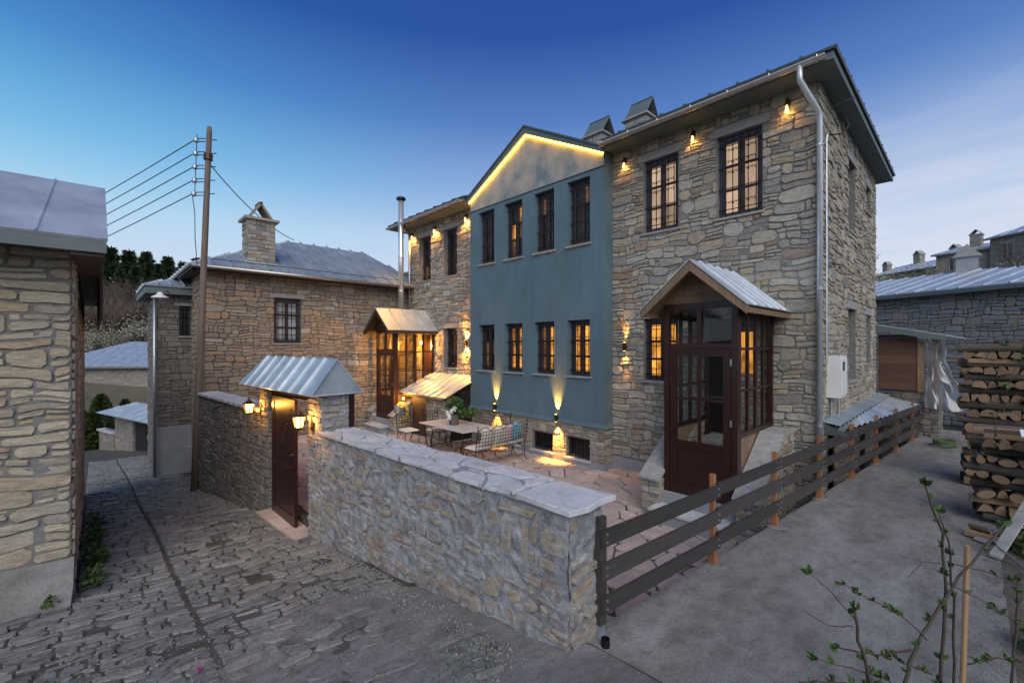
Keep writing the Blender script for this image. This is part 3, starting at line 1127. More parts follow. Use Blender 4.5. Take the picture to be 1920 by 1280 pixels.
MB().box((-13.70, 8.62, .9), (-12.95, 8.68, 2.9)).build('entrance_door', 'mahogany', house)

# roof of the house: hipped metal roof with painted soffit and fascia
EX0, EX1, EY0, EY1, EZ = -14.95, -1.42, 7.96, 15.1, 6.80
f = MB().box((EX0 + .05, EY0 + .04, EZ - .02), (BX0 - .10, 8.6, EZ + .02))
f.build('soffit', 'soffit', house)
MB().box((BX1 + .06, EY0 + .04, EZ - .02), (EX1 - .03, 8.6, EZ + .02)).build('soffit', 'soffit', house)
MB().box((-1.9, 8.6, EZ - .02), (EX1 - .03, EY1 - .04, EZ + .02)).build('soffit', 'soffit', house)
for (a, b) in (((BX1 + .05, EY0, EZ - .025), (EX1, EY0 + .04, EZ + .10)), ((EX1 - .03, EY0 + .04, EZ - .025), (EX1, EY1, EZ + .10)), ((EX0, EY0, EZ - .025), (BX0 - .09, EY0 + .04, EZ + .10)), ((EX0, EY0 + .04, EZ - .025), (EX0 + .05, EY1, EZ + .1))):
    MB().box(a, b).build('fascia', 'soffit', house)
HZ = EZ + .14
ym = (EY0 + EY1) / 2
A, B, C, D = (EX0 - .04, EY0 - .05, HZ), (EX1 + .05, EY0 - .05, HZ), (EX1 + .05, EY1, HZ), (EX0 - .04, EY1, HZ)
P1, P2 = (EX0 + 3.6, ym, HZ + 1.35), (EX1 - 3.6, ym, HZ + 1.35)
xl, xr_ = BX0 - .10, BX1 + .05
zsl = lambda y: HZ + 1.35 * (y - (EY0 - .05)) / (ym - (EY0 - .05))
seamed_roof(house, A, (xl, EY0 - .05, HZ), (xl, ym, HZ + 1.35), P1, 'roof_dark', 9)
seamed_roof(house, (xr_, EY0 - .05, HZ), B, P2, (xr_, ym, HZ + 1.35), 'roof_dark', 9)
seamed_roof(house, (xl + .003, 8.45, zsl(8.45)), (xr_ - .003, 8.45, zsl(8.45)), (xr_ - .003, ym, HZ + 1.35), (xl + .003, ym, HZ + 1.35), 'roof_dark', 9)
seamed_roof(house, B, C, P2, P2, 'roof_dark', 12)
seamed_roof(house, C, D, P1, P2, 'roof_dark', 6)
seamed_roof(house, D, A, P1, P1, 'roof_dark', 6)
MB().box((BX1 + .1, EY0 + .05, EZ + .02), (EX1 - .04, EY0 + .5, EZ + .09)).build('eave_filler', 'soffit', house)
# gabled roof over the bay
RZ = 8.14
for sgn in (-1, 1):
    xe = XM + sgn * (XM - BX0 + .10)
    ze = 6.80
    e0, e1, r1, r0 = (xe, BY - .14, ze), (xe, 9.3, ze), (XM, 11.6, RZ), (XM, BY - .14, RZ)
    MB().slab([e0, e1, r1, r0], (0, 0, .045)).build('bay_roof', 'roof_dark', house)
    dz = .17
    MB().slab([(xe, BY - .11, ze - .002), (XM + sgn * .001, BY - .11, RZ - .002), (XM + sgn * .001, BY - .11, RZ - dz), (xe, BY - .11, ze - dz + .06)], (0, .03, 0)).build('verge_board', 'soffit', house)
    pts = [(xe - sgn * .1 + (XM - xe + sgn * .1) * t, BY - .055, ze - .055 + (RZ - .13 - ze + .0) * t - .02) for t in [i / 10 for i in range(11)]]
    MB().tube(pts, .024, 6).build('led_strip', 'led', house)
# gutters, downpipes
def gutter(x0, x1, y, z):
    prof = [(math.cos(R(a)) * .065, math.sin(R(a)) * .065) for a in range(180, 361, 20)]
    g = MB()
    vs = [(x, y + p[0], z + p[1]) for x in (x0, x1) for p in prof]
    n = len(prof)
    g.add(vs, [(i, i + 1, i + 1 + n, i + n) for i in range(n - 1)] + [tuple(range(n)), tuple(range(2 * n - 1, n - 1, -1))])
    o = g.build('gutter', 'gutter', house)
    k = int((x1 - x0) / .62)
    for i in range(k + 1):
        x = x0 + .1 + (x1 - x0 - .2) * i / k
        MB().tube([(x, y + math.cos(R(a)) * .072, z + math.sin(R(a)) * .072) for a in range(170, 371, 25)], .009, 5).build('bracket', 'gutter', o)
gutter(BX1 + .06, -1.50, EY0 - .085, EZ + .03)
gutter(EX0, BX0 - .1, EY0 - .085, EZ + .03)
MB().tube([(-1.83, 7.86, 6.80), (-1.83, 7.87, 6.58), (-1.70, 8.36, 6.26), (-1.685, 8.43, 6.15), (-1.685, 8.43, -.1)], .042, 10).build('downpipe', 'pipe_zinc', house, smooth=True)
for z in (5.7, 3.4, 1.2):
    MB().tube([(-1.685, 8.43, z), (-1.685, 8.43, z + .03)], .056, 10).build('pipe_clamp', 'galv', house)
MB().tube([(-1.70, 8.98, 2.3), (-1.70, 8.98, 6.0), (-1.69, 9.0, 6.06)], .022, 8).build('conduit', 'galv', house)
MB().tube([(-1.69, 9.0, 6.06), (-1.5, 9.05, 6.04), (-1.42, 9.2, 6.2), (-1.5, 9.2, 6.42), (-1.62, 8.9, 6.45), (-1.5, 9.1, 6.6), (-1.40, 9.5, 6.78)], .011, 6).build('cable', 'iron', house, smooth=True)
MB().tube([(-14.30, 8.43, 6.6), (-14.30, 8.43, 3.0)], .045, 10).build('downpipe', 'galv', house, smooth=True)
MB().tube([(-14.30, 8.40, 6.6), (-14.1, 7.88, 6.78)], .045, 10).build('downpipe', 'galv', house, smooth=True)

# chimneys on the main roof
for (x0, x1) in ((-6.62, -5.90), (-8.03, -7.28)):
    yc = 10.9
    b = MB().box((x0 + .05, yc - .33, 7.2), (x1 - .05, yc + .33, 8.62))
    ch = b.build('chimney', 'mortar', house)
    for fc in range(2):
        for r in range(5):
            for c in range(2):
                if fc == 0:
                    MB().box((x0 + .04 + c * (x1 - x0 - .08) / 2 + .01, yc - .345, 7.75 + r * .175), (x0 + .04 + (c + 1) * (x1 - x0 - .08) / 2 - .01, yc - .31, 7.75 + r * .175 + .16)).build('block', 'lintel', ch)
                else:
                    MB().box((x1 - .07, yc - .33 + c * .33 + .01, 7.75 + r * .175), (x1 - .035, yc + c * .33 - .01, 7.75 + r * .175 + .16)).build('block', 'lintel', ch)
    MB().box((x0 - .03, yc - .42, 8.62), (x1 + .03, yc + .42, 8.67)).build('cap_slab', 'lintel', ch)
    xm = (x0 + x1) / 2
    MB().slab([(x0 + .03, yc - .36, 8.672), (x1 - .02, yc - .36, 8.672), (x1 - .02, yc, 9.20), (x0 + .03, yc, 9.20)], (0, .03, .01)).build('cowl', 'soffit', ch)
    MB().slab([(x0 + .03, yc + .36, 8.672), (x1 - .02, yc + .36, 8.672), (x1 - .02, yc + .002, 9.20), (x0 + .03, yc + .002, 9.20)], (0, -.03, .01)).build('cowl', 'soffit', ch)
    MB().slab([(x0 + .05, yc - .30, 8.675), (x0 + .05, yc + .30, 8.675), (x0 + .05, yc, 9.12)], (.02, 0, 0)).build('cowl_end', 'black', ch)
# stainless flue in the corner
fl = thing('stove_flue', 'tall shiny stainless steel stove pipe rising in the courtyard corner', 'flue pipe', (-13.98, 7.9, 3))
MB().lathe((-13.98, 7.9, 0), [(.095, 3.6), (.095, 7.62)], 14).build('pipe', 'steel', fl, smooth=True)
for z in (4.4, 5.6, 6.8):
    MB().lathe((-13.98, 7.9, z), [(.102, 0), (.102, .05)], 14).build('joint', 'steel', fl, smooth=True)
MB().lathe((-13.98, 7.9, 7.62), [(.10, 0), (.17, .05), (.17, .10), (.12, .14)], 14).build('cap', 'dark_glass', fl, smooth=True)
MB().tube([(-13.98, 7.9, 5.0), (-13.4, 8.48, 5.0)], .012, 6).build('stay', 'iron', fl)
for k in range(3):
    MB().box((-14.1 + .06 * k, 7.85, 2.9), (-14.06 + .06 * k, 7.95, 3.62)).build('stand', 'dark_wood', fl)

# meter boxes on the side wall
for i, (y0, y1, z0, z1, d, lb) in enumerate(((9.05, 9.62, 1.62, 2.33, .20, 'larger white electricity meter box beside the downpipe'), (9.66, 10.02, 1.80, 2.15, .14, 'smaller white meter box right of the larger meter box'))):
    mb = thing('meter_box', lb, 'meter box', (-1.66, y0, z0))
    MB().box((-1.725, y0, z0), (-1.725 + d, y1, z1)).build('case', 'white_plastic', mb)
    MB().box((-1.722 + d, y0 + .05, z0 + .05), (-1.71 + d, y1 - .05, z1 - .05)).build('door', 'white_plastic', mb)
    MB().box((-1.712 + d, y0 + .12, z1 - .25), (-1.704 + d, y0 + .28, z1 - .1)).build('meter_pane', 'dark_glass', mb)
    MB().tube([(-1.68, y0 + .2, z0), (-1.68, y0 + .2, z0 - .6)], .018, 6).build('conduit', 'galv', mb)

# ------------------------------------------------------------------ front courtyard wall
fw = thing('garden_wall', 'thick low stone wall with pale slab coping along the cobbled street', 'wall', (-4.3, 2.6, -.2))
Wd = Vector((-6.50, 2.38, 0)) - Vector((-2.12, 2.63, 0))
WL = Wd.length
WU = -Wd.normalized()                       # left to right as seen from the street
WN = Vector((WU.y, -WU.x, 0))
WO = Vector((-6.50, 2.38, 0))
CT = 1.245
zb = lambda u: zs((WO + WU * u).x) - .12


def lumpy_face(O, U, N, w, z0f, z1, amp, nu, nz, seed):
    """rough mortar face that bulges in and out"""
    b = MB()
    for i in range(nu + 1):
        u = w * i / nu
        for k in range(nz + 1):
            z = z0f(u) + (z1 - z0f(u)) * k / nz
            d = amp * noise.noise(Vector((u * 3.1, z * 3.1, seed))) + amp * .7 * noise.noise(Vector((u * 11, z * 11, seed)))
            b.v.append(tuple(O + U * u + N * d + Z3 * z))
    b.f = [(i * (nz + 1) + k, (i + 1) * (nz + 1) + k, (i + 1) * (nz + 1) + k + 1, i * (nz + 1) + k + 1) for i in range(nu) for k in range(nz)]
    return b


lumpy_face(WO, WU, WN, WL, zb, CT - .03, .030, 180, 60, 3).build('mortar_face', 'mortar_smear', fw, smooth=True)
lumpy_face(WO + WU * WL, -WN, WU, .44, lambda u: -.1, CT - .03, .03, 16, 50, 8).build('mortar_face', 'mortar_smear', fw, smooth=True)
lumpy_face(WO - WN * .44 + WU * WL, -WU, -WN, WL, lambda u: CZ - .1, CT - .03, .01, 40, 20, 9).build('mortar_face', 'mortar_smear', fw, smooth=True)
items = []
for (O, U, N, w, lo) in ((WO, WU, WN, WL, -.55), (WO + WU * WL, -WN, WU, .44, 0)):
    zk = .50
    for z0_, z1_, row_, wid_, gp_ in ((zk, CT - .05, (.20, .34), (.19, .42), .024), (lo, zk, (.10, .19), (.2, .48), .017)):
        for wg_, vs, fs in wall_stones(O + Z3 * z0_, U, N, w, z1_ - z0_, (), row_, wid_, gp_, .07, .014, sharp=1.1):
            cz_ = sum(v.z for v in vs) / len(vs)
            cx_ = sum(v.x for v in vs) / len(vs)
            if min(v.z for v in vs) < zs(cx_) - .02 or rng.random() < .07:
                continue
            items.append((wg_, vs, fs))
emit_stones(fw, 'stone', items, 'stone_front', 290)
MB().obox(WO, WU, WN, (.02, -.41, -.8), (WL - .014, -.016, CT - .05)).build('core', 'mortar_smear', fw)
# coping slabs
bd = MB()
nu, nv = 90, 12
for i in range(nu + 1):
    for k in range(nv + 1):
        q_ = WO + WU * (-.01 + (WL + .04) * i / nu) + WN * (.03 - .51 * k / nv)
        edge = 1 if 0 < k < nv else 0
        bd.v.append((q_.x, q_.y, CT - .035 * (1 - edge) + .012 * noise.noise(Vector((i * .21, k * .5, 2)))))
bd.f = [(i * (nv + 1) + k, i * (nv + 1) + k + 1, (i + 1) * (nv + 1) + k + 1, (i + 1) * (nv + 1) + k) for i in range(nu) for k in range(nv)]
bd.build('coping_bed', 'mortar_smear', fw, smooth=True)
for poly in voronoi(WL - .55, .60, .46, .26, .030, .34):
    c_ = (sum(p[0] for p in poly) / len(poly), sum(p[1] for p in poly) / len(poly))
    q = []
    for k in range(len(poly)):
        a_, b_2 = poly[k], poly[(k + 1) % len(poly)]
        for t_ in (0, .5):
            x_, y_ = a_[0] + (b_2[0] - a_[0]) * t_, a_[1] + (b_2[1] - a_[1]) * t_
            q.append((x_ + U1(-.014, .014), -.04 + y_ * .93 + U1(-.014, .014)))
    if len(q) < 6:
        continue
    vs, fs = stone_mesh(q, WO + Z3 * (CT - .012), WU + Z3 * U1(-.006, .006), -WN + Z3 * U1(-.008, .008), Z3, .020 + U1(-.004, .006), .012, .005, .003)
    MB().add(vs, fs).build('coping_slab', 'cap_slab', fw)
u0 = WL - .56
q = [(u0 + .03, -.02), (u0 + .16, -.04), (u0 + .40, -.06), (WL + .05, -.07), (WL + .10, .12), (WL + .085, .34), (WL + .11, .50), (u0 + .33, .49), (u0 + .12, .47), (u0 + .02, .30), (u0 + .05, .14)]
vs, fs = stone_mesh(q, WO + Z3 * (CT - .004), WU, -WN, Z3, .026, .018, .006, .003)
MB().add(vs, fs).build('coping_slab', 'cap_slab', fw)

# ------------------------------------------------------------------ gate with its little roof, and the wall beyond it
GD = Vector((-1, -.076, 0)).normalized()
GU = -GD
GN = Vector((GU.y, -GU.x, 0))
GO = Vector((-6.95, 2.36, 0))               # right jamb, street face
gp = lambda s, n, z: GO + GD * s + GN * n + Z3 * z
gate = thing('courtyard_gate', 'courtyard gateway with half open wooden door under a small zinc gabled roof', 'gate', (-7.7, 2.4, -.5))


def pier(parent, O, U, N, w, d, z0, z1, mat, mortar, name='pier', seed=1):
    b = MB()
    b.obox(O, U, N, (0.004, -d, z0), (w - .004, -.004, z1))
    o = b.build(name, mortar, parent)
    it = wall_stones(O + Z3 * z0, U, N, w, z1 - z0, (), (.14, .24), (.16, .36), .012, .015, .008)
    it += wall_stones(O + U * w + Z3 * z0, -N, U, d, z1 - z0, (), (.14, .24), (.16, .36), .012, .015, .008)
    it += wall_stones(O - N * d + Z3 * z0, N, -U, d, z1 - z0, (), (.14, .24), (.16, .36), .012, .015, .008)
    for wg, vs, fs in it:
        MB().add(vs, fs).build('stone', mat, o)
    return o


pier(gate, gp(0, 0, 0), GU, GN, .45, .42, -.6, 1.80, 'stone_front', 'mortar_smear')
pier(gate, gp(2.05, 0, 0), GU, GN, .42, .42, -.85, 1.80, 'stone_dark', 'mortar_street')
# door frame and leaf
for s0 in (1.52, ):
    MB().obox(gp(1.63, -.06, 0), GU, GN, (0, -.12, -.42), (.07, 0, 1.74)).build('jamb', 'mahogany', gate)
MB().obox(gp(0.06, -.06, 0), GU, GN, (0, -.12, -.36), (.055, 0, 1.74)).build('jamb', 'mahogany', gate)
MB().obox(gp(1.56, -.06, 0), GU, GN, (0, -.12, 1.65), (1.5, 0, 1.74)).build('head', 'mahogany', gate)
LU = Vector((math.cos(R(-3)) * GU.x - math.sin(R(-3)) * GU.y, math.sin(R(-3)) * GU.x + math.cos(R(-3)) * GU.y, 0))
LN = Vector((LU.y, -LU.x, 0))
LO_ = gp(1.55, -.03, 0)
lw, lz0, lz1 = 1.12, -.38, 1.64
d = MB()
d.obox(LO_, LU, LN, (0, -.05, lz0), (.10, 0, lz1))
d.obox(LO_, LU, LN, (lw - .10, -.05, lz0), (lw, 0, lz1))
d.obox(LO_, LU, LN, (.10, -.05, lz0), (lw - .10, 0, lz0 + .16))
d.obox(LO_, LU, LN, (.10, -.05, .42), (lw - .10, 0, .54))
d.obox(LO_, LU, LN, (.10, -.05, lz1 - .1), (lw - .10, 0, lz1))
leaf = d.build('door_leaf', 'mahogany', gate)
for k in range(9):
    a = .10 + (lw - .2) * k / 9
    MB().obox(LO_, LU, LN, (a + .003, -.035, lz0 + .16), (a + (lw - .2) / 9 - .003, -.012, .42)).build('board', 'mahogany', leaf)
    MB().obox(LO_, LU, LN, (a + .003, -.035, .54), (a + (lw - .2) / 9 - .003, -.012, lz1 - .1)).build('board', 'mahogany', leaf)
for k in range(14):
    t = k / 13
    c = LO_ + LU * (.25 + .68 * t) + LN * -.008 + Z3 * (.72 + .75 * t ** 1.6)
    MB().lathe(c - Z3 * .012, [(.006, 0), (.014, .008), (.014, .016), (.006, .024)], 6).build('stud', 'iron', leaf)
MB().tube([LO_ + LU * (lw - .05) + Z3 * .62, LO_ + LU * (lw - .05) + LN * .05 + Z3 * .64, LO_ + LU * (lw - .05) + LN * .05 + Z3 * .76, LO_ + LU * (lw - .05) + Z3 * .78], .009, 6).build('handle', 'iron', leaf)
MB().obox(gp(1.65, .0, 0), GU, GN, (0, -.48, -.8), (1.66, .16, -.41)).build('threshold', 'mortar_street', gate)
for k in range(6):
    MB().obox(gp(1.65, 0, 0), GU, GN, (k * .277, -.46, -.405), (k * .277 + .265, .20, -.375)).build('step_stone', 'paving', gate)
for k in range(7):
    MB().obox(gp(1.70, 0, 0), GU, GN, (k * .25, .13, -.83 + .02 * k), (k * .25 + .235, .185, -.42)).build('kerb_stone', 'stone_front', gate)
# roof: ridge along the wall
s0, s1 = -.55, 2.56
ef, eb, rg = gp(0, .20, 1.79), gp(0, -.60, 1.79), gp(0, -.20, 2.31)
at = lambda p, s: p + GD * s
seamed_roof(gate, at(ef, s1), at(ef, s0), at(rg, s0 + .03), at(rg, s1 - .25), 'zinc', 8, .012, proud=.03, seam_w=.035)
seamed_roof(gate, at(eb, s0), at(eb, s1), at(rg, s1 - .25), at(rg, s0 + .03), 'zinc', 8, .012, proud=.03, seam_w=.035)
MB().slab([at(ef, s0 + .03) - Z3 * .01, at(eb, s0 + .03) - Z3 * .01, at(rg, s0 + .05) - Z3 * .02], GD * .012).build('gable_sheet', 'zinc_dull', gate)
MB().slab([at(ef, s1) - Z3 * .01, at(eb, s1) - Z3 * .01, at(rg, s1 - .25) - Z3 * .02], GU * .012).build('gable_sheet', 'zinc_dull', gate)
MB().tube([at(ef, s0 - .005), at(eb, s0 - .005)], .014, 6).build('edge_trim', 'zinc', gate)
MB().slab([at(ef, s0 + .08) - Z3 * .03 - GN * .05, at(ef, s1 - .06) - Z3 * .03 - GN * .05, at(eb, s1 - .06) - Z3 * .03 + GN * .05, at(eb, s0 + .08) - Z3 * .03 + GN * .05], (0, 0, .02)).build('roof_boards', 'dark_wood', gate)
for s in (-.35, 2.3):
    MB().obox(gp(s, -.46, 0), GU, GN, (-.04, -.08, CZ), (.04, 0, 1.77)).build('back_post', 'mahogany', gate)

lw_ = thing('boundary_wall', 'dark rubble stone wall left of the gate running down to the utility pole', 'wall', (-11, 2.1, -.9))
BO = gp(6.35, 0, 0)
bl = 6.35 - 2.05
zt = 1.36
MB().obox(BO, GU, GN, (0, -.40, -1.5), (bl, -.004, zt - .05)).build('core', 'mortar_street', lw_)
it = wall_stones(BO + Z3 * -1.4, GU, GN, bl, 1.4 + zt - .05, (), (.13, .22), (.14, .36), .010, .03, .012)
emit_stones(lw_, 'stone', it, 'stone_dark', 290)
k = 0
u = 0
while u < bl - .1:
    L_ = min(U1(.3, .5), bl - u)
    vs, fs = stone_mesh([(u + .01, -.04), (u + L_ - .012, -.05), (u + L_ - .01, .2), (u + L_ - .015, .43), (u + .01, .44), (u + .005, .2)], BO + Z3 * (zt - .055), GU, -GN, Z3, .045, .01, .008, .004)
    MB().add(vs, fs).build('coping_slab', 'cap_slab', lw_)
    u += L_

# ------------------------------------------------------------------ neighbouring house across the courtyard corner
b2 = thing('stone_house', 'brown stone house with a grey metal hipped roof at the far left of the courtyard', 'house', (-16, 5, -1.2))
O2 = (-14.47, 2.2, -1.35)
op2 = [(1.73, 2.49, 3.93, 5.30)]
wall_core(O2, UY, NS, 6.4, 5.95, op2, .35).build('wall', 'mortar_brown', b2)
st = wall_stones(O2, UY, NS, 6.4, 5.95, lint(op2, .14), (.12, .22), (.2, .5), .009, .045, .016, sharp=.95)
O2b = (-16.6, 2.2, -1.35)
wall_core((-16.6, 2.203, -1.35), UX, NF, 2.127, 5.95, [], .3).build('wall', 'mortar_brown', b2)
st += wall_stones(O2b, UX, NF, 2.13, 5.95, (), (.13, .22), (.16, .42), .009, .02)
emit_stones(b2, 'stone', st, 'stone_brown', 290)
window(b2, Vector(O2) + Vector((0, 1.73, 3.93)), UY, NS, .76, 1.37, ('curtain',) * 6, .10, lintel=.135, sill='lintel', mw=.05)
E0, E1 = (-14.02, 1.80, 4.64), (-14.02, 9.0, 4.64)
Rg0, Rg1 = (-17.5, 5.3, 6.36), (-17.5, 8.2, 6.36)
seamed_roof(b2, E0, E1, Rg1, Rg0, 'zinc_dull', 15, .05, proud=.07, seam_w=.05)
seamed_roof(b2, (-21, 1.80, 4.64), E0, Rg0, Rg0, 'zinc_dull', 12, .05, proud=.07, seam_w=.05)
seamed_roof(b2, E1, (-21, 9.0, 4.64), Rg1, Rg1, 'zinc_dull', 8, .05)
MB().box((-20.6, 2.3, -2.5), (-16.65, 8.4, 4.55)).build('wall', 'mortar_brown', b2)
MB().box((-14.46, 1.9, 4.545), (-14.06, 8.4, 4.575)).build('soffit', 'dark_wood', b2)
MB().box((-16.8, 1.86, 4.545), (-14.07, 2.2, 4.572)).build('soffit', 'dark_wood', b2)
MB().tube([(-13.97, 1.85, 4.60), (-13.97, 8.3, 4.60)], .055, 8).build('gutter', 'gutter', b2, smooth=True)
MB().tube([(-14.25, 2.3, 4.86), (-14.25, 8.2, 4.86)], .010, 6).build('snow_rail', 'iron', b2)
cb = MB().box((-15.25, 3.27, 4.7), (-14.60, 4.00, 6.22)).build('chimney', 'mortar', b2)
for wg, vs, fs in wall_stones((-14.60, 3.27, 4.7), UY, NS, .73, 1.52, (), (.10, .16), (.18, .4), .007, .008, .010) + wall_stones((-15.25, 3.27, 4.7), UX, NF, .65, 1.52, (), (.10, .16), (.18, .4), .007, .008, .010):
    MB().add(vs, fs).build('stone', 'stone_main', cb)
MB().box((-15.35, 3.17, 6.22), (-14.50, 4.10, 6.29)).build('cap_slab', 'stone_main', cb)
for sg in (-1, 1):
    yc = 3.635
    MB().slab([(-15.2, yc + sg * .34, 6.292), (-14.65, yc + sg * .34, 6.292), (-14.65, yc + sg * .0, 6.80), (-15.2, yc + sg * .0, 6.80)], (0, -sg * .06, -.01)).build('cowl_slab', 'stone_brown', cb)
MB().slab([(-14.56, 3.2, 4.93), (-14.56, 4.07, 4.93), (-15.28, 4.07, 5.28), (-15.28, 3.2, 5.28)], (0, 0, .03)).build('flashing', 'zinc', cb)

wg2 = thing('house_wing', 'narrow rubble wing with grey rendered foot and a small dark window behind the pole', 'house', (-16.6, 1.8, -1.3))
O3 = (-16.6, 1.37, -1.5)
op3 = [(.52, .80, 4.30, 5.21)]
wall_core(O3, UY, NS, .90, 5.7, op3, .3).build('wall', 'mortar_street', wg2)
st = wall_stones(O3, UY, NS, .90, 5.7, lint(op3, .1) + [(0, .9, 0, 1.6)], (.13, .22), (.16, .4), .009, .02)
st += wall_stones((-19.6, 1.37, -1.5), UX, NF, 3.0, 5.7, (), (.13, .22), (.16, .4), .009, .02)
wall_core((-19.6, 1.372, -1.5), UX, NF, 2.997, 5.7, [], .3).build('wall', 'mortar_street', wg2)
emit_stones(wg2, 'stone', st, 'stone_dark', 200)
MB().box((-16.62, 1.345, -1.6), (-16.565, 2.19, .10)).build('rendered_foot', 'render_grey', wg2)
MB().box((-16.56, 1.95, -1.6), (-16.40, 2.19, -.55)).build('buttress', 'render_grey', wg2)
window(wg2, Vector(O3) + Vector((0, .52, 4.30)), UY, NS, .28, .91, D6, .10, lintel=.09, small=True)
seamed_roof(wg2, (-16.25, 1.05, 4.26), (-16.25, 2.6, 4.26), (-18, 3.2, 4.75), (-18, 2.2, 4.75), 'zinc_dull', 5, .04, proud=.07, seam_w=.05)
seamed_roof(wg2, (-20, 1.05, 4.26), (-16.25, 1.05, 4.26), (-18, 2.2, 4.75), (-19.5, 2.2, 4.75), 'zinc_dull', 5, .04, proud=.07, seam_w=.05)
MB().box((-19.9, 1.08, 4.02), (-16.30, 2.3, 4.20)).build('eaves', 'soffit', wg2)
MB().tube([(-16.52, 1.30, 4.0), (-16.52, 1.30, -1.4)], .04, 8).build('downpipe', 'galv', wg2, smooth=True)

# ------------------------------------------------------------------ house on the left edge
lh = thing('stone_house', 'pale stone house corner under a zinc roof at the left edge of the street', 'house', (-7.2, -.5, -.6))
LU_ = Vector((.064, 1, 0)).normalized()      # along its street front, towards the corner
LNn = Vector((LU_.y, -LU_.x, 0))
LC = Vector((-7.22, -.18, -.75))
LOo = LC - LU_ * 4.0
wall_core(LOo, LU_, LNn, 3.997, 4.5, [], .3).build('wall', 'mortar_left', lh)
st = wall_stones(LOo, LU_, LNn, 4.0, 4.48, [(0, 4, 0, .78)], (.11, .22), (.24, .62), .013, .055, .014, sharp=1.0)
SU = Vector((1, .0, 0))
wall_core((-15.2, -.184, -.75 - 1.2), SU, Vector((0, 1, 0)), 7.97, 5.7, [], .3).build('wall', 'mortar', lh)
st += wall_stones((-7.23, -.18, -1.95), -SU, Vector((0, 1, 0)), 7.9, 5.68, (), (.12, .2), (.1, .3), .012, .03, .02)
emit_stones(lh, 'stone', st, 'stone_pale', 290)
prof = [(-.004, -.9), (.62, -.9), (.60, -.415), (.34, -.36), (.10, -.27), (.045, -.12), (.022, .04), (-.004, .05)]
f = MB()
for o_ in (LOo, LC + LU_ * .02):
    f.v += [tuple(Vector((o_.x, o_.y, 0)) + LNn * n_ + Z3 * z_) for n_, z_ in prof]
k_ = len(prof)
f.f = [(i, (i + 1) % k_, (i + 1) % k_ + k_, i + k_) for i in range(k_)] + [tuple(range(k_)), tuple(reversed(range(k_, 2 * k_)))]
f.build('rendered_foot', 'concrete', lh)
eL, eR = (-6.86, -4.3, 3.69), (-6.66, .12, 3.69)
rR, rL = (-8.30, .12, 4.68), (-8.50, -4.3, 4.68)
seamed_roof(lh, eL, eR, rR, rL, 'zinc', 8, .03, proud=.02, seam_w=.025)
seamed_roof(lh, (-10.0, .12, 3.69), (-10.2, -4.3, 3.69), rL, rR, 'zinc', 8, .03)
MB().slab([(-6.86, -4.3, 3.66), (-6.665, .11, 3.66), (-6.665, .11, 3.53), (-6.86, -4.3, 3.53)], (-.03, 0, 0)).build('fascia', 'soffit', lh)
MB().slab([(-6.70, .105, 3.66), (-8.30, .105, 4.64), (-9.95, .105, 3.66)], (0, -.02, 0)).build('gable_sheet', 'soffit', lh)
MB().box((-15.2, -.18, 3.49), (-6.72, .085, 3.52)).build('soffit', 'dark_wood', lh)
MB().box((-15.2, .07, 2.9), (-8.6, .10, 3.53)).build('fascia', 'dark_wood', lh)

# ------------------------------------------------------------------ utility pole and its wires
pole = thing('utility_pole', 'weathered wooden utility pole with five insulators beside the street', 'pole', (-13.26, 1.87, -1.15))
pb, pt = Vector((-13.20, 1.80, -1.3)), Vector((-13.07, 2.09, 7.93))
pa = lambda z: pb + (pt - pb) * ((z - pb.z) / (pt.z - pb.z))
MB().tube([pb + (pt - pb) * t for t in (0, .25, .5, .75, .985, 1)], [.088, .082, .075, .068, .06, .045], 14).build('shaft', 'pole_wood', pole, smooth=True)
crossd = Vector((-.69, -.72, 0))
ends = []
for i in range(5):
    z = 7.60 - i * .335
    c = pa(z)
    t = c + crossd * .30
    MB().tube([c + crossd * .09 + Z3 * .04, t + Z3 * .04, t - Z3 * .04, c + crossd * .09 - Z3 * .04], .012, 5).build('bracket', 'iron', pole)
    ins = MB().lathe(t + crossd * .02 - Z3 * .06, [(.03, 0), (.06, .02), (.045, .05), (.06, .09), (.03, .12)], 10).build('insulator', 'galv', pole, smooth=True)
    MB().tube([c - crossd * .08, c - crossd * .2], .012, 5).build('bolt', 'iron', pole)
    ends.append(t + crossd * .06)
MB().tube([pa(7.75) + crossd * .3, pa(6.2) + crossd * .3], .009, 5).build('rod', 'iron', pole)
MB().tube([pa(7.1), pa(7.25)], .10, 12).build('band', 'bronze', pole)
dark = [(0, .28), (.15, .30)]
for i, e in enumerate(ends):
    far = Vector((-47, -8.5, 6.7 - .42 * i))
    pts = []
    for k in range(13):
        t = k / 12
        p = e.lerp(far, t)
        p.z -= .55 * 4 * t * (1 - t)
        pts.append(p)
    tag(MB().tube(pts, .012, 5).build('power_line', 'iron'), ['topmost', 'second from top', 'middle', 'fourth from top', 'lowest'][i] + ' of five power lines running left from the pole', 'wire', 'power lines left of the pole')
a, b = pa(7.05), Vector((-17.4, 5.4, 6.42))
tag(MB().tube([a.lerp(b, k / 8) - Z3 * .25 * 4 * (k / 8) * (1 - k / 8) for k in range(9)], .013, 5).build('service_cable', 'iron'), 'black service cable from the pole down to the brown house roof', 'wire')
c = ends[4]
tag(MB().tube([c, c + Vector((.02, .05, -.5)), c + Vector((-.02, .06, -1.1)), c + Vector((.0, .09, -1.6)), pa(4.3) + crossd * .15], .009, 5).build('drop_cable', 'iron'), 'thin cable hanging slack down the side of the pole', 'wire')


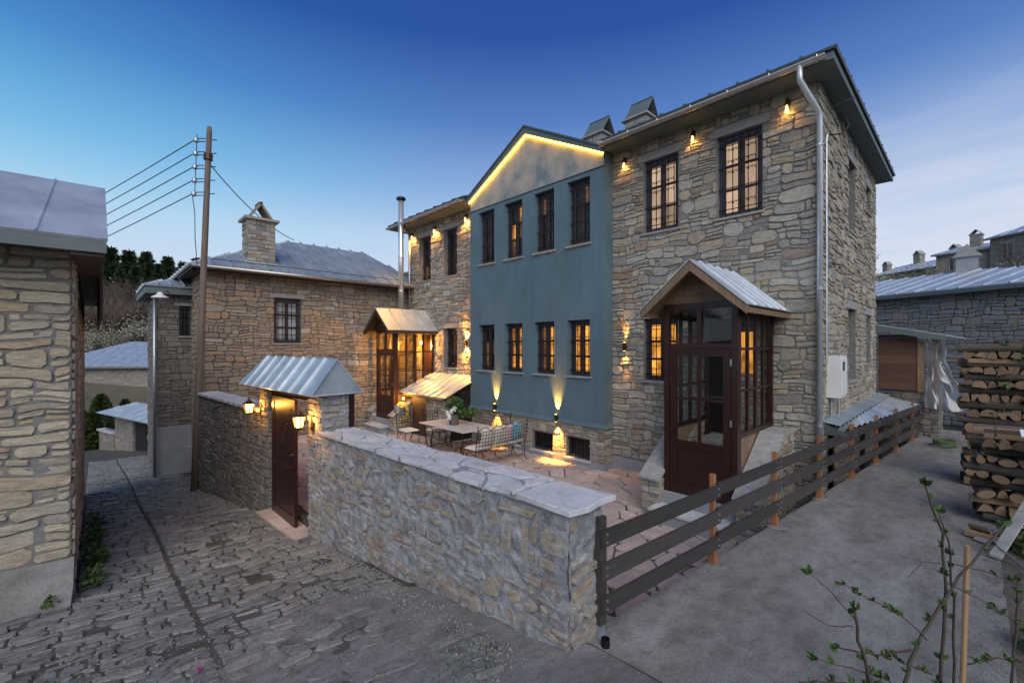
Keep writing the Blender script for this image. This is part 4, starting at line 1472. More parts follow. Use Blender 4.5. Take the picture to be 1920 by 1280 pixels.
# ------------------------------------------------------------------ glazed wooden porches with stairs
def porch(th, X0, X1, Yf, Yb, zd, zside, zt, xr, zr, xe0, xe1, ze, yr, trim, roofmat, seams, zfloor, tr=.62, panel=.32):
    p = .085
    wood = 'mahogany'
    zt0 = zt - .09
    for x in (X0, X1 - p):
        MB().box((x, Yf, zd), (x + p, Yf + p, zt0)).build('post', wood, th)
    MB().box((X1 - p + .012, Yf + p + .008, zd + .25), (X1 - .004, Yf + p + .075, zt0)).build('post', wood, th)
    for x in (X0, X1 - p):
        MB().box((x, Yb - p, zside - .5), (x + p, Yb, zt0)).build('post', wood, th)
    MB().box((X0, Yf, zt0), (X1, Yf + p, zt)).build('beam', wood, th)
    for x in (X0, X1 - p):
        MB().box((x, Yf + p, zt0), (x + p, Yb, zt)).build('beam', wood, th)
    # front: transom lights over the door
    zt1 = zt0 - tr
    MB().box((X0 + p, Yf + .01, zt1), (X1 - p, Yf + p - .01, zt1 + .075)).build('transom', wood, th)
    xm = (X0 + X1) / 2
    MB().box((xm - .035, Yf + .012, zt1 + .075), (xm + .035, Yf + p - .012, zt0)).build('mullion', wood, th)
    for a, b in ((X0 + p, xm - .035), (xm + .035, X1 - p)):
        MB().box((a, Yf + .04, zt1 + .075), (b, Yf + .046, zt0)).build('pane', 'clear_glass', th)
    # door leaf
    dx0, dx1, dz0, dz1 = X0 + p + .008, X1 - p - .008, zd + .01, zt1 - .008
    zp = dz0 + (dz1 - dz0) * panel
    d = MB()
    s = .115
    for a in ((dx0, dz0, dx0 + s, dz1), (dx1 - s, dz0, dx1, dz1), (dx0 + s, dz0, dx1 - s, dz0 + .17), (dx0 + s, dz1 - s, dx1 - s, dz1), (dx0 + s, zp, dx1 - s, zp + .11)):
        d.box((a[0], Yf + .008, a[1]), (a[2], Yf + .055, a[3]))
    zq = (zp + .11 + dz1 - s) / 2
    d.box((xm - .022, Yf + .012, zp + .11), (xm + .022, Yf + .05, dz1 - s))
    d.box((dx0 + s, Yf + .013, zq - .018), (xm - .022, Yf + .049, zq + .018))
    d.box((xm + .022, Yf + .013, zq - .018), (dx1 - s, Yf + .049, zq + .018))
    door = d.build('door', wood, th)
    MB().box((dx0 + s + .03, Yf + .018, dz0 + .20), (dx1 - s - .03, Yf + .04, zp - .03)).build('panel', wood, door)
    MB().box((dx0 + s, Yf + .024, dz0 + .17), (dx1 - s, Yf + .036, zp)).build('panel', wood, door)
    for a, b in ((dx0 + s, xm - .022), (xm + .022, dx1 - s)):
        for c, e in ((zp + .11, zq - .018), (zq + .018, dz1 - s)):
            MB().box((a, Yf + .03, c), (b, Yf + .034, e)).build('pane', 'clear_glass', door)
    MB().tube([(dx0 + .05, Yf + .01, zp + .25), (dx0 + .05, Yf - .04, zp + .25), (dx0 + .16, Yf - .04, zp + .25)], .010, 6).build('handle', 'iron', door)
    for z in (dz0 + .25, (dz0 + dz1) / 2, dz1 - .25):
        MB().box((dx1 - .012, Yf - .004, z), (dx1 + .012, Yf + .01, z + .10)).build('hinge', 'galv', door)
    # glazed sides
    y0, y1 = Yf + p + (.075 if 1 else 0), Yb - p
    for x in (X0 + .015, X1 - .065):
        side = MB().box((x, y0, zside), (x + .05, y1, zside + .07)).build('bottom_rail', wood, th)
        nz = 4
        for i in range(nz + 1):
            y = y0 + (y1 - y0) * i / nz
            if 0 < i < nz:
                MB().box((x + .004, y - .03, zside + .07), (x + .046, y + .03, zt0)).build('mullion', wood, side)
        for zz in (zside + (zt0 - zside) * .36, zside + (zt0 - zside) * .68):
            for i in range(nz):
                ya, yb_ = y0 + (y1 - y0) * i / nz + (.03 if i else 0), y0 + (y1 - y0) * (i + 1) / nz - (.03 if i < nz - 1 else 0)
                MB().box((x + .006, ya, zz - .02), (x + .044, yb_, zz + .02)).build('glazing_bar', wood, side)
        for i in range(nz):
            ya, yb_ = y0 + (y1 - y0) * i / nz + .03, y0 + (y1 - y0) * (i + 1) / nz - .03
            MB().box((x + .022, ya, zside + .07), (x + .027, yb_, zt0)).build('pane', 'clear_glass', side)
        # boarding between the rail and the sloping stair wall
        for k in range(7):
            ya, yb_ = y0 + (y1 - y0) * k / 7, y0 + (y1 - y0) * (k + 1) / 7
            zl = lambda y: zd + .30 + (zside - zd - .32) * max(0, min(1, (y - Yf - .05) / ((Yb - Yf) * .62)))
            MB().slab([(x + .012, ya + .002, zl(ya)), (x + .012, yb_ - .002, zl(yb_)), (x + .012, yb_ - .002, zside - .002), (x + .012, ya + .002, zside - .002)], (.026, 0, 0)).build('board', 'pine_board', side)
    # roof
    for sg, xe in ((-1, xe0), (1, xe1)):
        a, b = ((xe, yr, ze), (xe, Yb, ze)) if sg > 0 else ((xe, Yb, ze), (xe, yr, ze))
        c, d_ = ((xr, Yb, zr), (xr, yr, zr)) if sg > 0 else ((xr, yr, zr), (xr, Yb, zr))
        seamed_roof(th, a, b, c, d_, roofmat, seams, .015, proud=.025, seam_w=.03)
        n0 = Vector((xe, yr + .015, ze - .03))
        n1 = Vector((xr + sg * .0015, yr + .015, zr - .03))
        MB().slab([n0, n1, n1 - Z3 * .15, n0 - Z3 * .10 - Vector((sg * .03, 0, 0))], (0, .035, 0)).build('barge_board', trim, th)
        MB().slab([(xe - sg * .03, yr + .05, ze - .03), (xe - sg * .03, Yb, ze - .03), (xe - sg * .03, Yb, ze - .11), (xe - sg * .03, yr + .05, ze - .11)], (-sg * .03, 0, 0)).build('eave_board', trim, th)
        MB().slab([(xe - sg * .06, yr + .05, ze - .022), (xe - sg * .06, Yb, ze - .022), (xr, Yb, zr - .035), (xr, yr + .05, zr - .035)], (0, 0, -.015)).build('roof_lining', trim, th)
    gz = zt
    k = 0
    while gz < zr - .12:
        hw = (xe1 - xr) * (zr - .06 - gz) / (zr - ze)
        hw2 = (xe1 - xr) * (zr - .06 - min(gz + .14, zr - .08)) / (zr - ze)
        MB().slab([(xr - hw, Yf + .02, gz + .002), (xr + hw, Yf + .02, gz + .002), (xr + hw2, Yf + .02, min(gz + .138, zr - .08)), (xr - hw2, Yf + .02, min(gz + .138, zr - .08))], (0, .025, 0)).build('gable_board', trim, th)
        gz += .14
    # stair inside and the doorstep
    n = 4
    for i in range(n):
        z1 = zd + (zfloor - zd) * (i + 1) / n
        ya = Yf + .12 + (Yb - Yf - .5) * i / n
        MB().box((X0 + p, ya, B0), (X1 - p, ya + (Yb - Yf - .5) / n + (.5 if i == n - 1 else 0), z1)).build('step', 'lintel', th)
    MB().box((X0 - .05, Yf - .05, B0), (X1 - .02, Yf + .115, zd)).build('step', 'render_grey', th)
    MB().box((X0 + .0, Yf - .42, B0), (X1 - .1, Yf - .052, B0 + (zd - B0) * .48)).build('step', 'render_grey', th)
    MB().box((X0 - .05, Yf - .45, B0 + (zd - B0) * .48 + .002), (X1 - .06, Yf - .054, B0 + (zd - B0) * .48 + .035)).build('tread', 'cap_slab', th)
    # stone stair walls with sloping slabs
    for (xa, xb) in ((X0 - .33, X0 - .012), (X1 + .012, X1 + .32)):
        ya, yb_ = Yf - .16, Yb - .02
        yk = Yf + (Yb - Yf) * .60
        z0, z1 = zd + .17, zside - .04
        prof = [(ya, B0), (yb_, B0), (yb_, z1), (yk, z1), (ya, z0)]
        sw = MB().slab([(xa + .012, y, z) for y, z in prof], (xb - xa - .024, 0, 0)).build('stair_wall', 'mortar', th)
        top = lambda u: (z1 if u > yk - ya else z0 + (z1 - z0) * u / (yk - ya)) - B0
        ws = wall_stones((xb, ya, B0), UY, NS, yb_ - ya, z1 - B0, (), (.10, .16), (.12, .3), .008, .015, .004, top=top)
        ws += wall_stones((xa, ya, B0), UX, NF, xb - xa, z0 - B0, (), (.10, .16), (.12, .2), .008, .005, .008)
        for w_, vs, fs in ws:
            MB().add(vs, fs).build('stone', 'stone_main', sw)
        MB().slab([(xa - .02, ya - .05, z0 - .01), (xb + .03, ya - .05, z0 - .01), (xb + .03, yk, z1 + .004), (xa - .02, yk, z1 + .004)], (0, -.012, .04)).build('slope_slab', 'lintel', sw)
        MB().box((xa - .02, yk + .002, z1 + .004), (xb + .03, yb_, z1 + .042)).build('slope_slab', 'lintel', sw)


p1 = thing('wooden_porch', 'dark glazed wooden porch with pine gable and zinc roof on the right stone front', 'porch', (-2.93, 7.6, -.2))
porch(p1, -3.50, -2.36, 6.80, 8.48, .13, 1.12, 3.17, -2.91, 3.80, -3.74, -2.09, 3.07, 6.42, 'pine_board', 'zinc', 6, .85)
p2 = thing('wooden_porch', 'lit dark wooden porch with copper toned roof in the far courtyard corner', 'porch', (-13.36, 7.7, -.2))
porch(p2, -13.97, -12.78, 6.96, 8.48, .10, .98, 3.02, -13.37, 3.74, -14.28, -12.50, 3.00, 6.62, 'dark_wood', 'zinc', 4, .85, panel=.30)

# cellar entrance under a seamed lean-to roof
cl = thing('cellar_entrance', 'low stone cellar entrance with plank door under a seamed metal lean-to roof', 'cellar entrance', (-11.5, 7.6, -.27))
seamed_roof(cl, (-12.84, 7.16, 1.02), (-10.36, 7.16, 1.02), (-10.36, 8.14, 1.44), (-12.84, 8.14, 1.44), 'zinc', 7, .02, proud=.03, seam_w=.03)
seamed_roof(cl, (-12.84, 8.142, 1.441), (-10.36, 8.142, 1.441), (-10.36, 8.48, 1.587), (-12.84, 8.48, 1.587), 'zinc', 7, .02, proud=.03, seam_w=.03)
MB().slab([(-10.355, 7.16, 1.02), (-10.24, 7.16, 1.02), (-10.24, 8.14, 1.44), (-10.355, 8.14, 1.44)], (0, 0, -.02)).build('verge_sheet', 'zinc', cl)
MB().tube([(-12.8, 7.20, .965), (-10.4, 7.20, .965)], .045, 8).build('eave_pole', 'pine_board', cl, smooth=True)
MB().box((-11.44, 7.31, B0), (-10.42, 7.5, .93)).build('wall', 'mortar', cl)
for w_, vs, fs in wall_stones((-11.44, 7.31, B0), UX, NF, 1.02, 1.2, (), (.12, .2), (.14, .3), .012, .02, .012):
    MB().add(vs, fs).build('stone', 'stone_main', cl)
MB().box((-10.44, 7.5, B0), (-10.40, 8.45, 1.0)).build('side_sheet', 'black', cl)
dd = MB().box((-12.22, 7.33, CZ), (-11.46, 7.36, .92)).build('plank_door', 'dark_wood', cl)
for k in range(6):
    MB().box((-12.22 + .127 * k + .003, 7.305, CZ + .01), (-12.22 + .127 * (k + 1) - .003, 7.33, .92)).build('plank', 'dark_wood', dd)
MB().box((-11.46, 7.29, CZ), (-11.40, 7.36, .92)).build('post', 'dark_wood', cl)

# ------------------------------------------------------------------ fence along the path
fence = thing('rail_fence', 'charcoal three board fence on raw timber posts between courtyard and path', 'fence', (-1.6, 8, .12))
FD = Vector((.0955, 1, 0)).normalized()
FN = Vector((FD.y, -FD.x, 0))               # towards the path
py = [3.02, 4.90, 6.52, 8.20, 9.82, 11.42, 13.04, 14.68, 16.2]
for i, y in enumerate(py):
    b = Vector((FX(y), y, .12))
    if i == 0:
        MB().obox(b, FD, FN, (-.04, -.05, .10), (.04, .035, .98)).build('post', 'fence_board', fence)
    else:
        MB().obox(b, FD, FN, (-.022, -.05, .10), (.022, .0, .98)).build('post', 'fence_post', fence)
        MB().obox(b, FD, FN, (.022, -.045, .12), (.034, .0, .975)).build('post_edge', 'fence_board', fence)
    ft = MB().obox(b, FD, FN, (-.04, -.065, -.02), (.04, .015, .12)).build('post_shoe', 'galv' if i == 0 else 'fence_post', fence)
    MB().obox(b, FD, FN, (-.075, -.09, -.01), (.075, .06, .012)).build('foot_plate', 'galv', fence)
    if i:
        MB().lathe(b + Vector((0, 0, .001)), [(.13, 0), (.09, .012), (.02, .015)], 12).build('mortar_pad', 'concrete', fence)
for i in range(len(py) - 1):
    ya, yb = py[i] + (-.045 if i == 0 else -.0), py[i + 1]
    a = Vector((FX(ya), ya, .12))
    L_ = (yb - ya) / FD.y
    for z in (.21, .48, .75):
        rl = MB().obox(a, FD, FN, (.004, .003 + .036 * (i == 0), z + U1(-.004, .004)), (L_ - .004, .034 + .036 * (i == 0) * 0 + (.036 if i == 0 else 0), z + .135)).build('rail', 'fence_board', fence)
        for uu in (.05, L_ - .05):
            for zz in (.035, .10):
                c = a + FD * uu + FN * (.034 + (.036 if i == 0 else 0)) + Z3 * (z + zz)
                MB().tube([c, c + FN * .007], .010, 6).build('bolt', 'galv', rl)
# iron pipe stub behind the first post
tag(MB().lathe((-2.0, 2.93, .12), [(.035, 0), (.035, .07), (.028, .07), (.028, .02)], 12).build('pipe_stub', 'iron'), 'short dark pipe stub beside the first fence post', 'pipe')

# low corrugated cover between house and fence
cv = thing('corrugated_cover', 'low corrugated zinc cover sloping from the house side wall to the fence', 'lean-to roof', (-1.5, 11, .1))
f = MB()
for i in range(111):
    y = 9.0 + 6.2 * i / 110
    dz = .022 * math.sin(i * 2 * math.pi / 6.0)
    f.v += [(-1.52, y, 1.14 + dz), (FX(y) - .09 + .12 * (y - 9) / 6, y, 1.0 + dz)]
f.f = [(2 * i, 2 * i + 1, 2 * i + 3, 2 * i + 2) for i in range(110)]
f.build('sheet', 'zinc', cv, smooth=True)
MB().slab([(-1.72, 8.75, 1.24), (-1.50, 8.95, 1.175), (-1.50, 15.2, 1.175), (-1.72, 15.2, 1.24)], (0, 0, .02)).build('apron', 'zinc_dull', cv)
MB().slab([(-1.72, 8.75, 1.235), (-1.42, 8.93, 1.05), (-1.42, 9.0, 1.0), (-1.72, 8.95, 1.0)], (0, .01, 0)).build('end_sheet', 'zinc_dull', cv)
for y in (9.1, 12.2, 15.1):
    MB().box((-1.7, y, -.3), (-1.62, y + .08, 1.18)).build('post', 'dark_wood', cv)
    MB().box((FX(y) - .16, y, -.3), (FX(y) - .10, y + .08, .97)).build('post', 'dark_wood', cv)
MB().box((-1.72, 8.6, -.45), (-1.3, 17, -.2)).build('pit_floor', 'soil', cv)

# ------------------------------------------------------------------ shed at the end of the path
shed = thing('timber_shed', 'brown boarded shed with sloping roof on a stone base behind the house', 'shed', (-1.2, 16.5, .1))
for k in range(7):
    z = 1.32 + k * .235
    xr = -.99
    zt2 = 3.0 - .38
    MB().box((-1.78, 15.62, z), (xr, 15.65, min(z + .23, 2.86 if k < 6 else 2.8))).build('board', 'shed_wood', shed)
MB().box((-.985, 15.60, 1.30), (-.86, 15.70, 2.62)).build('corner_post', 'pine_board', shed)
MB().slab([(-2.0, 15.35, 3.08), (-.12, 15.35, 2.66), (-.12, 18.2, 2.66), (-2.0, 18.2, 3.08)], (0, 0, .05)).build('roof', 'zinc_dull', shed)
MB().slab([(-2.0, 15.32, 3.10), (-.45, 15.32, 2.755), (-.45, 15.32, 2.62), (-2.0, 15.32, 2.95)], (0, .03, 0)).build('fascia', 'soffit', shed)
MB().box((-1.78, 15.7, 1.3), (-.9, 15.74, 2.62)).build('lining', 'black', shed)
bs = MB().box((-1.75, 15.70, -.3), (-.60, 17.9, 1.27)).build('stone_base', 'mortar_street', shed)
for w_, vs, fs in wall_stones((-1.75, 15.70, -.1), UX, NF, 1.15, 1.38, (), (.12, .22), (.2, .5), .009, .02, .014) + wall_stones((-.60, 15.70, -.1), UY, NS, 2.2, 1.38, (), (.12, .22), (.2, .5), .009, .02, .014):
    MB().add(vs, fs).build('stone', 'stone_dark', bs)
for y in (15.72, 16.9, 17.9):
    MB().box((-.72, y, 1.27), (-.64, y + .08, 2.74)).build('post', 'pine_board', shed)

f = MB()
nu, nv = 44, 26
for j in range(nv + 1):
    t = j / nv
    z = 2.64 - 1.75 * t
    for i in range(nu + 1):
        s = i / nu
        spread = max(0, t - .25) ** 1.6
        x = -.84 + s * (.38 + 1.0 * spread) + .035 * math.sin(s * 26 + t * 3) * (.35 + t) + .05 * noise.noise(Vector((s * 5, t * 5, 2)))
        y = 15.62 - .30 * spread + .10 * math.sin(s * 17 + 2 * t) * (.3 + .6 * t) + .10 * noise.noise(Vector((s * 6, t * 6, 7))) - .1 * s
        f.v.append((x, y, z + .05 * noise.noise(Vector((s * 4, t * 4, 4)))))
f.f = [(j * (nu + 1) + i, j * (nu + 1) + i + 1, (j + 1) * (nu + 1) + i + 1, (j + 1) * (nu + 1) + i) for j in range(nv) for i in range(nu)]
tag(f.build('plastic_sheet', 'plastic_film', smooth=True), 'crumpled clear plastic sheet hanging from the shed corner', 'plastic sheet')
hz = MB()
pts = [(-.45 + .2 * math.cos(k * .55) * (1 + .04 * math.sin(k)), 14.6 + .34 * math.sin(k * .55), .14 + .003 * k) for k in range(46)]
tag(hz.tube(pts, .014, 6).build('garden_hose', 'leaf', smooth=True), 'coiled green hose lying on the far end of the path', 'hose')


# ------------------------------------------------------------------ firewood
def log_mesh(kind):
    b = MB()
    if kind == 'round':
        b.tube([(0, 0, 0), (.33, .004, .004), (.66, 0, 0), (1, .003, 0)], [.5, .48, .5, .47], 9)
        return b
    prof = {'split': [(-.5, -.42), (.5, -.40), (.42, .02), (.18, .36), (-.12, .46), (-.44, .1)], 'wedge': [(-.55, -.38), (.55, -.42), (.12, .46), (-.14, .44)], 'half': [(-.55, -.3), (.55, -.32), (.46, .12), (.18, .38), (-.2, .37), (-.48, .1)]}[kind]
    vs = []
    for x in (0, .5, 1):
        for (a, c) in prof:
            vs.append((x, a * (1 + U1(-.06, .06)), c * (1 + U1(-.06, .06))))
    n = len(prof)
    b.add(vs, [(i + s * n, (i + 1) % n + s * n, (i + 1) % n + (s + 1) * n, i + (s + 1) * n) for s in (0, 1) for i in range(n)] + [tuple(reversed(range(n))), tuple(range(2 * n, 3 * n))])
    return b


def log_data(kind, k):
    b = log_mesh(kind)
    me = bpy.data.meshes.new('firewood_log')
    me.from_pydata(b.v, [], b.f)
    me.materials.append(M['log_end'])
    me.materials.append(M['log_bark'])
    for p in me.polygons:
        n = p.normal
        if abs(n.x) < .6 and (kind == 'round' or (n.z > .25 if k % 2 else n.z < -.5)):
            p.material_index = 1
    return me


LOGS = {kd: [log_data(kd, k) for k in range(3)] for kd in ('round', 'split', 'wedge', 'half')}


def log(p, d, L, wd, ht, kind, label, group):
    o = bpy.data.objects.new('firewood_log', rng.choice(LOGS[kind]))
    COL.objects.link(o)
    o.location = p
    o.rotation_euler = (U1(-.35, .35) + (math.pi if rng.random() < .35 else 0), U1(-.05, .05), math.atan2(d[1], d[0]) + U1(-.13, .13))
    o.scale = (L, wd, ht)
    tag(o, label, 'log', group)


ORD = ['bottom', 'second', 'third', 'fourth', 'fifth', 'sixth', 'seventh', 'eighth', 'ninth', 'tenth', 'eleventh', 'twelfth', 'thirteenth', 'fourteenth', 'fifteenth', 'sixteenth', 'seventeenth', 'eighteenth', 'nineteenth', 'twentieth', 'twenty-first', 'twenty-second', 'twenty-third']
PLACE = ['leftmost', 'second from left', 'third from left', 'fourth from left', 'fifth from left', 'sixth from left', 'seventh from left', 'eighth from left', 'ninth from left']


def stack(x0, x1, y0, y1, z0, z1, lay, near):
    z = z0
    k = 0
    nm = 'nearer woodpile' if near else 'farther taller woodpile'
    while z < z1:
        h = U1(*lay)
        if k % 2 == 0:      # laid across: bark sides show
            for i in range(3):
                yy = y0 + (i + .5) * (y1 - y0) / 3 + U1(-.04, .03)
                log((x0 + U1(-.10, .05), yy, z + h / 2 + U1(-.012, .012)), (1, 0), x1 - x0 + U1(-.10, .16), h * U1(1.0, 1.4), h * U1(1.0, 1.25), rng.choice(['round', 'round', 'round', 'half', 'split']),
                    '%s log lying lengthwise in the %s row of the %s' % (('front', 'middle', 'back')[i], ORD[k], nm), 'lengthwise logs of the ' + nm)
        else:
            x = x0 + U1(-.05, .02)
            i = 0
            while x < x1 - .04 and i < 9:
                wd = U1(.09, .19)
                log((x + wd / 2, y0 + U1(-.10, .05), z + h / 2 + U1(-.015, .012)), (0, 1), y1 - y0 + U1(-.05, .05), wd * U1(.9, 1.05), h * U1(.85, 1.25), rng.choice(['split', 'wedge', 'half', 'split', 'round']),
                    'cut end of log, %s in the %s row of the %s' % (PLACE[i], ORD[k], nm), 'end grain logs of the ' + nm)
                x += wd
                i += 1
        z += h * .96
        k += 1


stack(.07, .75, 8.62, 9.25, .16, 1.30, (.10, .14), True)
stack(-.08, .72, 10.75, 11.4, .16, 2.40, (.10, .15), False)
log((.28, 10.9, 2.50), (.98, .2), .75, .22, .2, 'round', 'birch log lying on top of the farther woodpile', 'loose logs')
log((.0, 8.05, .22), (.93, -.35), .55, .20, .10, 'half', 'flat half log fallen in front of the nearer woodpile', 'loose logs')
log((-.05, 7.95, .16), (.9, -.42), .5, .12, .09, 'split', 'dark split log lying under the fallen half log', 'loose logs')
for i, (x, y, z, a, L_, lb) in enumerate(((.42, 8.35, 1.36, .1, .8, 'upper pale painted board lying on the nearer woodpile'), (.50, 8.25, 1.28, -.12, .7, 'middle pale painted board on the nearer woodpile'), (.58, 8.2, 1.2, -.2, .7, 'lower pale painted board on the nearer woodpile'))):
    o = MB().box((0, 0, 0), (L_, .16, .022)).build('painted_board', 'white_paint')
    o.location = (x, y, z)
    o.rotation_euler = (R(25), R(8), a)
    tag(o, lb, 'board', 'pale boards on the woodpile')
for i, (a, b, lb) in enumerate((((.18, 7.25, .15), (.5, 7.9, .75), 'grey weathered plank leaning beside the woodpile'), ((.06, 7.75, .14), (.22, 8.1, .16), 'short grey board lying flat in front of the woodpile'))):
    d = (Vector(b) - Vector(a))
    s_ = Vector((d.y, -d.x, 0)).normalized() * .05
    tag(MB().slab([Vector(a) - s_, Vector(a) + s_, Vector(b) + s_, Vector(b) - s_], (0, .01, .022)).build('old_plank', 'lintel'), lb, 'plank')
for i, pts in enumerate(([(.15, 7.6, .3), (.3, 7.75, .42), (.6, 7.7, .40), (.9, 7.8, .42)], [(.12, 7.5, .42), (.2, 7.35, .25), (.4, 7.1, .16), (.8, 7.0, .16)])):
    tag(MB().tube(pts, .008, 6).build('bent_wire', 'galv', smooth=True), ('upper' if i == 0 else 'lower') + ' of two bent grey wires in front of the woodpile', 'wire')

# ------------------------------------------------------------------ lamps that are lit
WARM = (1.0, .43, .07)


def bulb_lamp(x, z, label, power=2.6, tilt=22, ang=105):
    y = 8.5
    t = thing('wall_lamp', label, 'wall lamp', (x, y, z), 'bulb lamps under the eaves')
    MB().box((x - .03, y - .05, z + .02), (x + .03, y - .012, z + .12)).build('back_plate', 'bronze', t)
    MB().tube([(x, y - .04, z + .10), (x, y - .10, z + .13), (x, y - .10, z + .06)], .012, 6).build('arm', 'bronze', t)
    MB().lathe((x, y - .10, z - .005), [(.026, 0), (.03, .03), (.02, .07)], 10).build('socket', 'bronze', t)
    MB().lathe((x, y - .10, z - .15), [(.005, .02), (.017, .035), (.022, .065), (.017, .10), (.010, .145)], 10).build('bulb', 'bulb', t, smooth=True)
    hook(add_light('lamp_light', 'SPOT', (x, y - .10, z - .02), power * 3.2, WARM, .02, (R(tilt), 0, 0), ang, .7), t)


for x, z, lb in ((-5.26, 6.50, 'glowing bulb lamp on the stone wall just right of the blue bay top'), (-3.74, 6.56, 'glowing bulb lamp between the two upper windows of the right stone front'), (-2.14, 6.52, 'glowing bulb lamp near the downpipe at the upper right house corner'),
                 (-14.1, 6.50, 'glowing bulb lamp beside the flue at the far left eaves'), (-12.66, 6.46, 'glowing bulb lamp between the two upper windows left of the bay'), (-10.92, 6.50, 'glowing bulb lamp on stone just left of the blue bay top')):
    bulb_lamp(x, z, lb, *((7, 22, 105) if x > -8 else (62, 6, 130)))


def updown(x, y, z, label, up=7.0, dn=6.0, ang=42):
    t = thing('wall_lamp', label, 'wall lamp', (x, y, z), 'up and down lights')
    MB().box((x - .025, y - .05, z - .03), (x + .025, y - .002, z + .03)).build('bracket', 'bronze', t)
    MB().lathe((x, y - .075, z - .09), [(.03, 0), (.036, .003), (.036, .177), (.03, .18)], 12).build('body', 'bronze', t, smooth=False)
    MB().lathe((x, y - .075, z + .092), [(.024, 0), (.024, .003)], 10).build('upper_lens', 'bulb', t)
    MB().lathe((x, y - .075, z - .096), [(.024, 0), (.024, .003)], 10).build('lower_lens', 'bulb', t)
    hook(add_light('up_light', 'SPOT', (x, y - .075, z + .11), up, WARM, .015, (R(180 - 14), 0, 0), ang, 1.0), t)
    hook(add_light('down_light', 'SPOT', (x, y - .075, z - .11), dn, WARM, .015, (R(4), 0, 0), ang + 22, 1.0), t)


updown(-9.166, 8.15, .80, 'lit up and down light on the blue bay behind the iron bench', 330, 300, 48)
updown(-6.93, 8.15, .76, 'lit up and down light on the blue bay above the basement windows', 330, 300, 48)
updown(-5.26, 8.5, 2.48, 'lit up and down light on stone left of the right porch', 60, 50)
updown(-10.93, 8.5, 2.58, 'lit up and down light on stone left of the bay above the cellar roof', 240, 230, 95)


def lantern(base, out, label):
    base, out = Vector(base), Vector(out).normalized()
    t = thing('lantern', label, 'lantern', base, 'lanterns at the gate')
    s = Vector((out.y, -out.x, 0))
    MB().obox(base, s, out, (-.04, 0, -.16), (.04, .015, .06)).build('back_plate', 'bronze', t)
    c = base + out * .20
    MB().tube([base + out * .01 - Z3 * .10, base + out * .10 - Z3 * .14, c - Z3 * .10], .011, 6).build('arm', 'bronze', t)
    MB().tube([c - Z3 * .12, c - Z3 * .085], [.03, .07], 6).build('base', 'bronze', t)
    for k in range(6):
        a = R(60 * k)
        d = Vector((math.cos(a), math.sin(a), 0))
        MB().tube([c + d * .06 - Z3 * .085, c + d * .082 + Z3 * .075], .007, 4).build('rib', 'bronze', t)
    MB().lathe(c - Z3 * .08, [(.052, 0), (.072, .15)], 6).build('glass', 'lantern_glow', t)
    MB().lathe(c + Z3 * .072, [(.105, 0), (.06, .035), (.02, .075), (.012, .11)], 6).build('cap', 'bronze', t)
    hook(add_light('lantern_light', 'POINT', c + out * .0 - Z3 * .0 + out * .13, 4, WARM, .05), t)
    hook(add_light('lantern_light', 'POINT', c - out * .12 + Z3 * .02, 12.0, WARM, .03), t)


lantern(gp(1.95, .01, 1.40), GN, 'glowing hexagonal lantern on the pier left of the gate door')
lantern(gp(-.18, .01, 1.40), GN, 'glowing hexagonal lantern on the pier right of the gate door')
pl = thing('ceiling_lamp', 'warm lamp glowing inside the far porch', 'lamp', (-13.2, 8.2, 2.6))
MB().lathe((-13.2, 8.25, 2.55), [(.05, 0), (.07, .03), (.07, .08), (.04, .11)], 10).build('globe', 'lantern_glow', pl, smooth=True)
hook(add_light('porch_light', 'POINT', (-13.15, 8.1, 2.5), 210, WARM, .06), pl)
cell = thing('eave_lamp', 'small warm lamp glowing under the cellar roof', 'lamp', (-12.4, 7.24, .8))
MB().lathe((-12.42, 7.10, .80), [(.02, 0), (.035, .02), (.035, .06), (.02, .08)], 8).build('globe', 'lantern_glow', cell, smooth=True)
hook(add_light('cellar_light', 'POINT', (-12.42, 6.98, .82), 22, WARM, .04), cell)


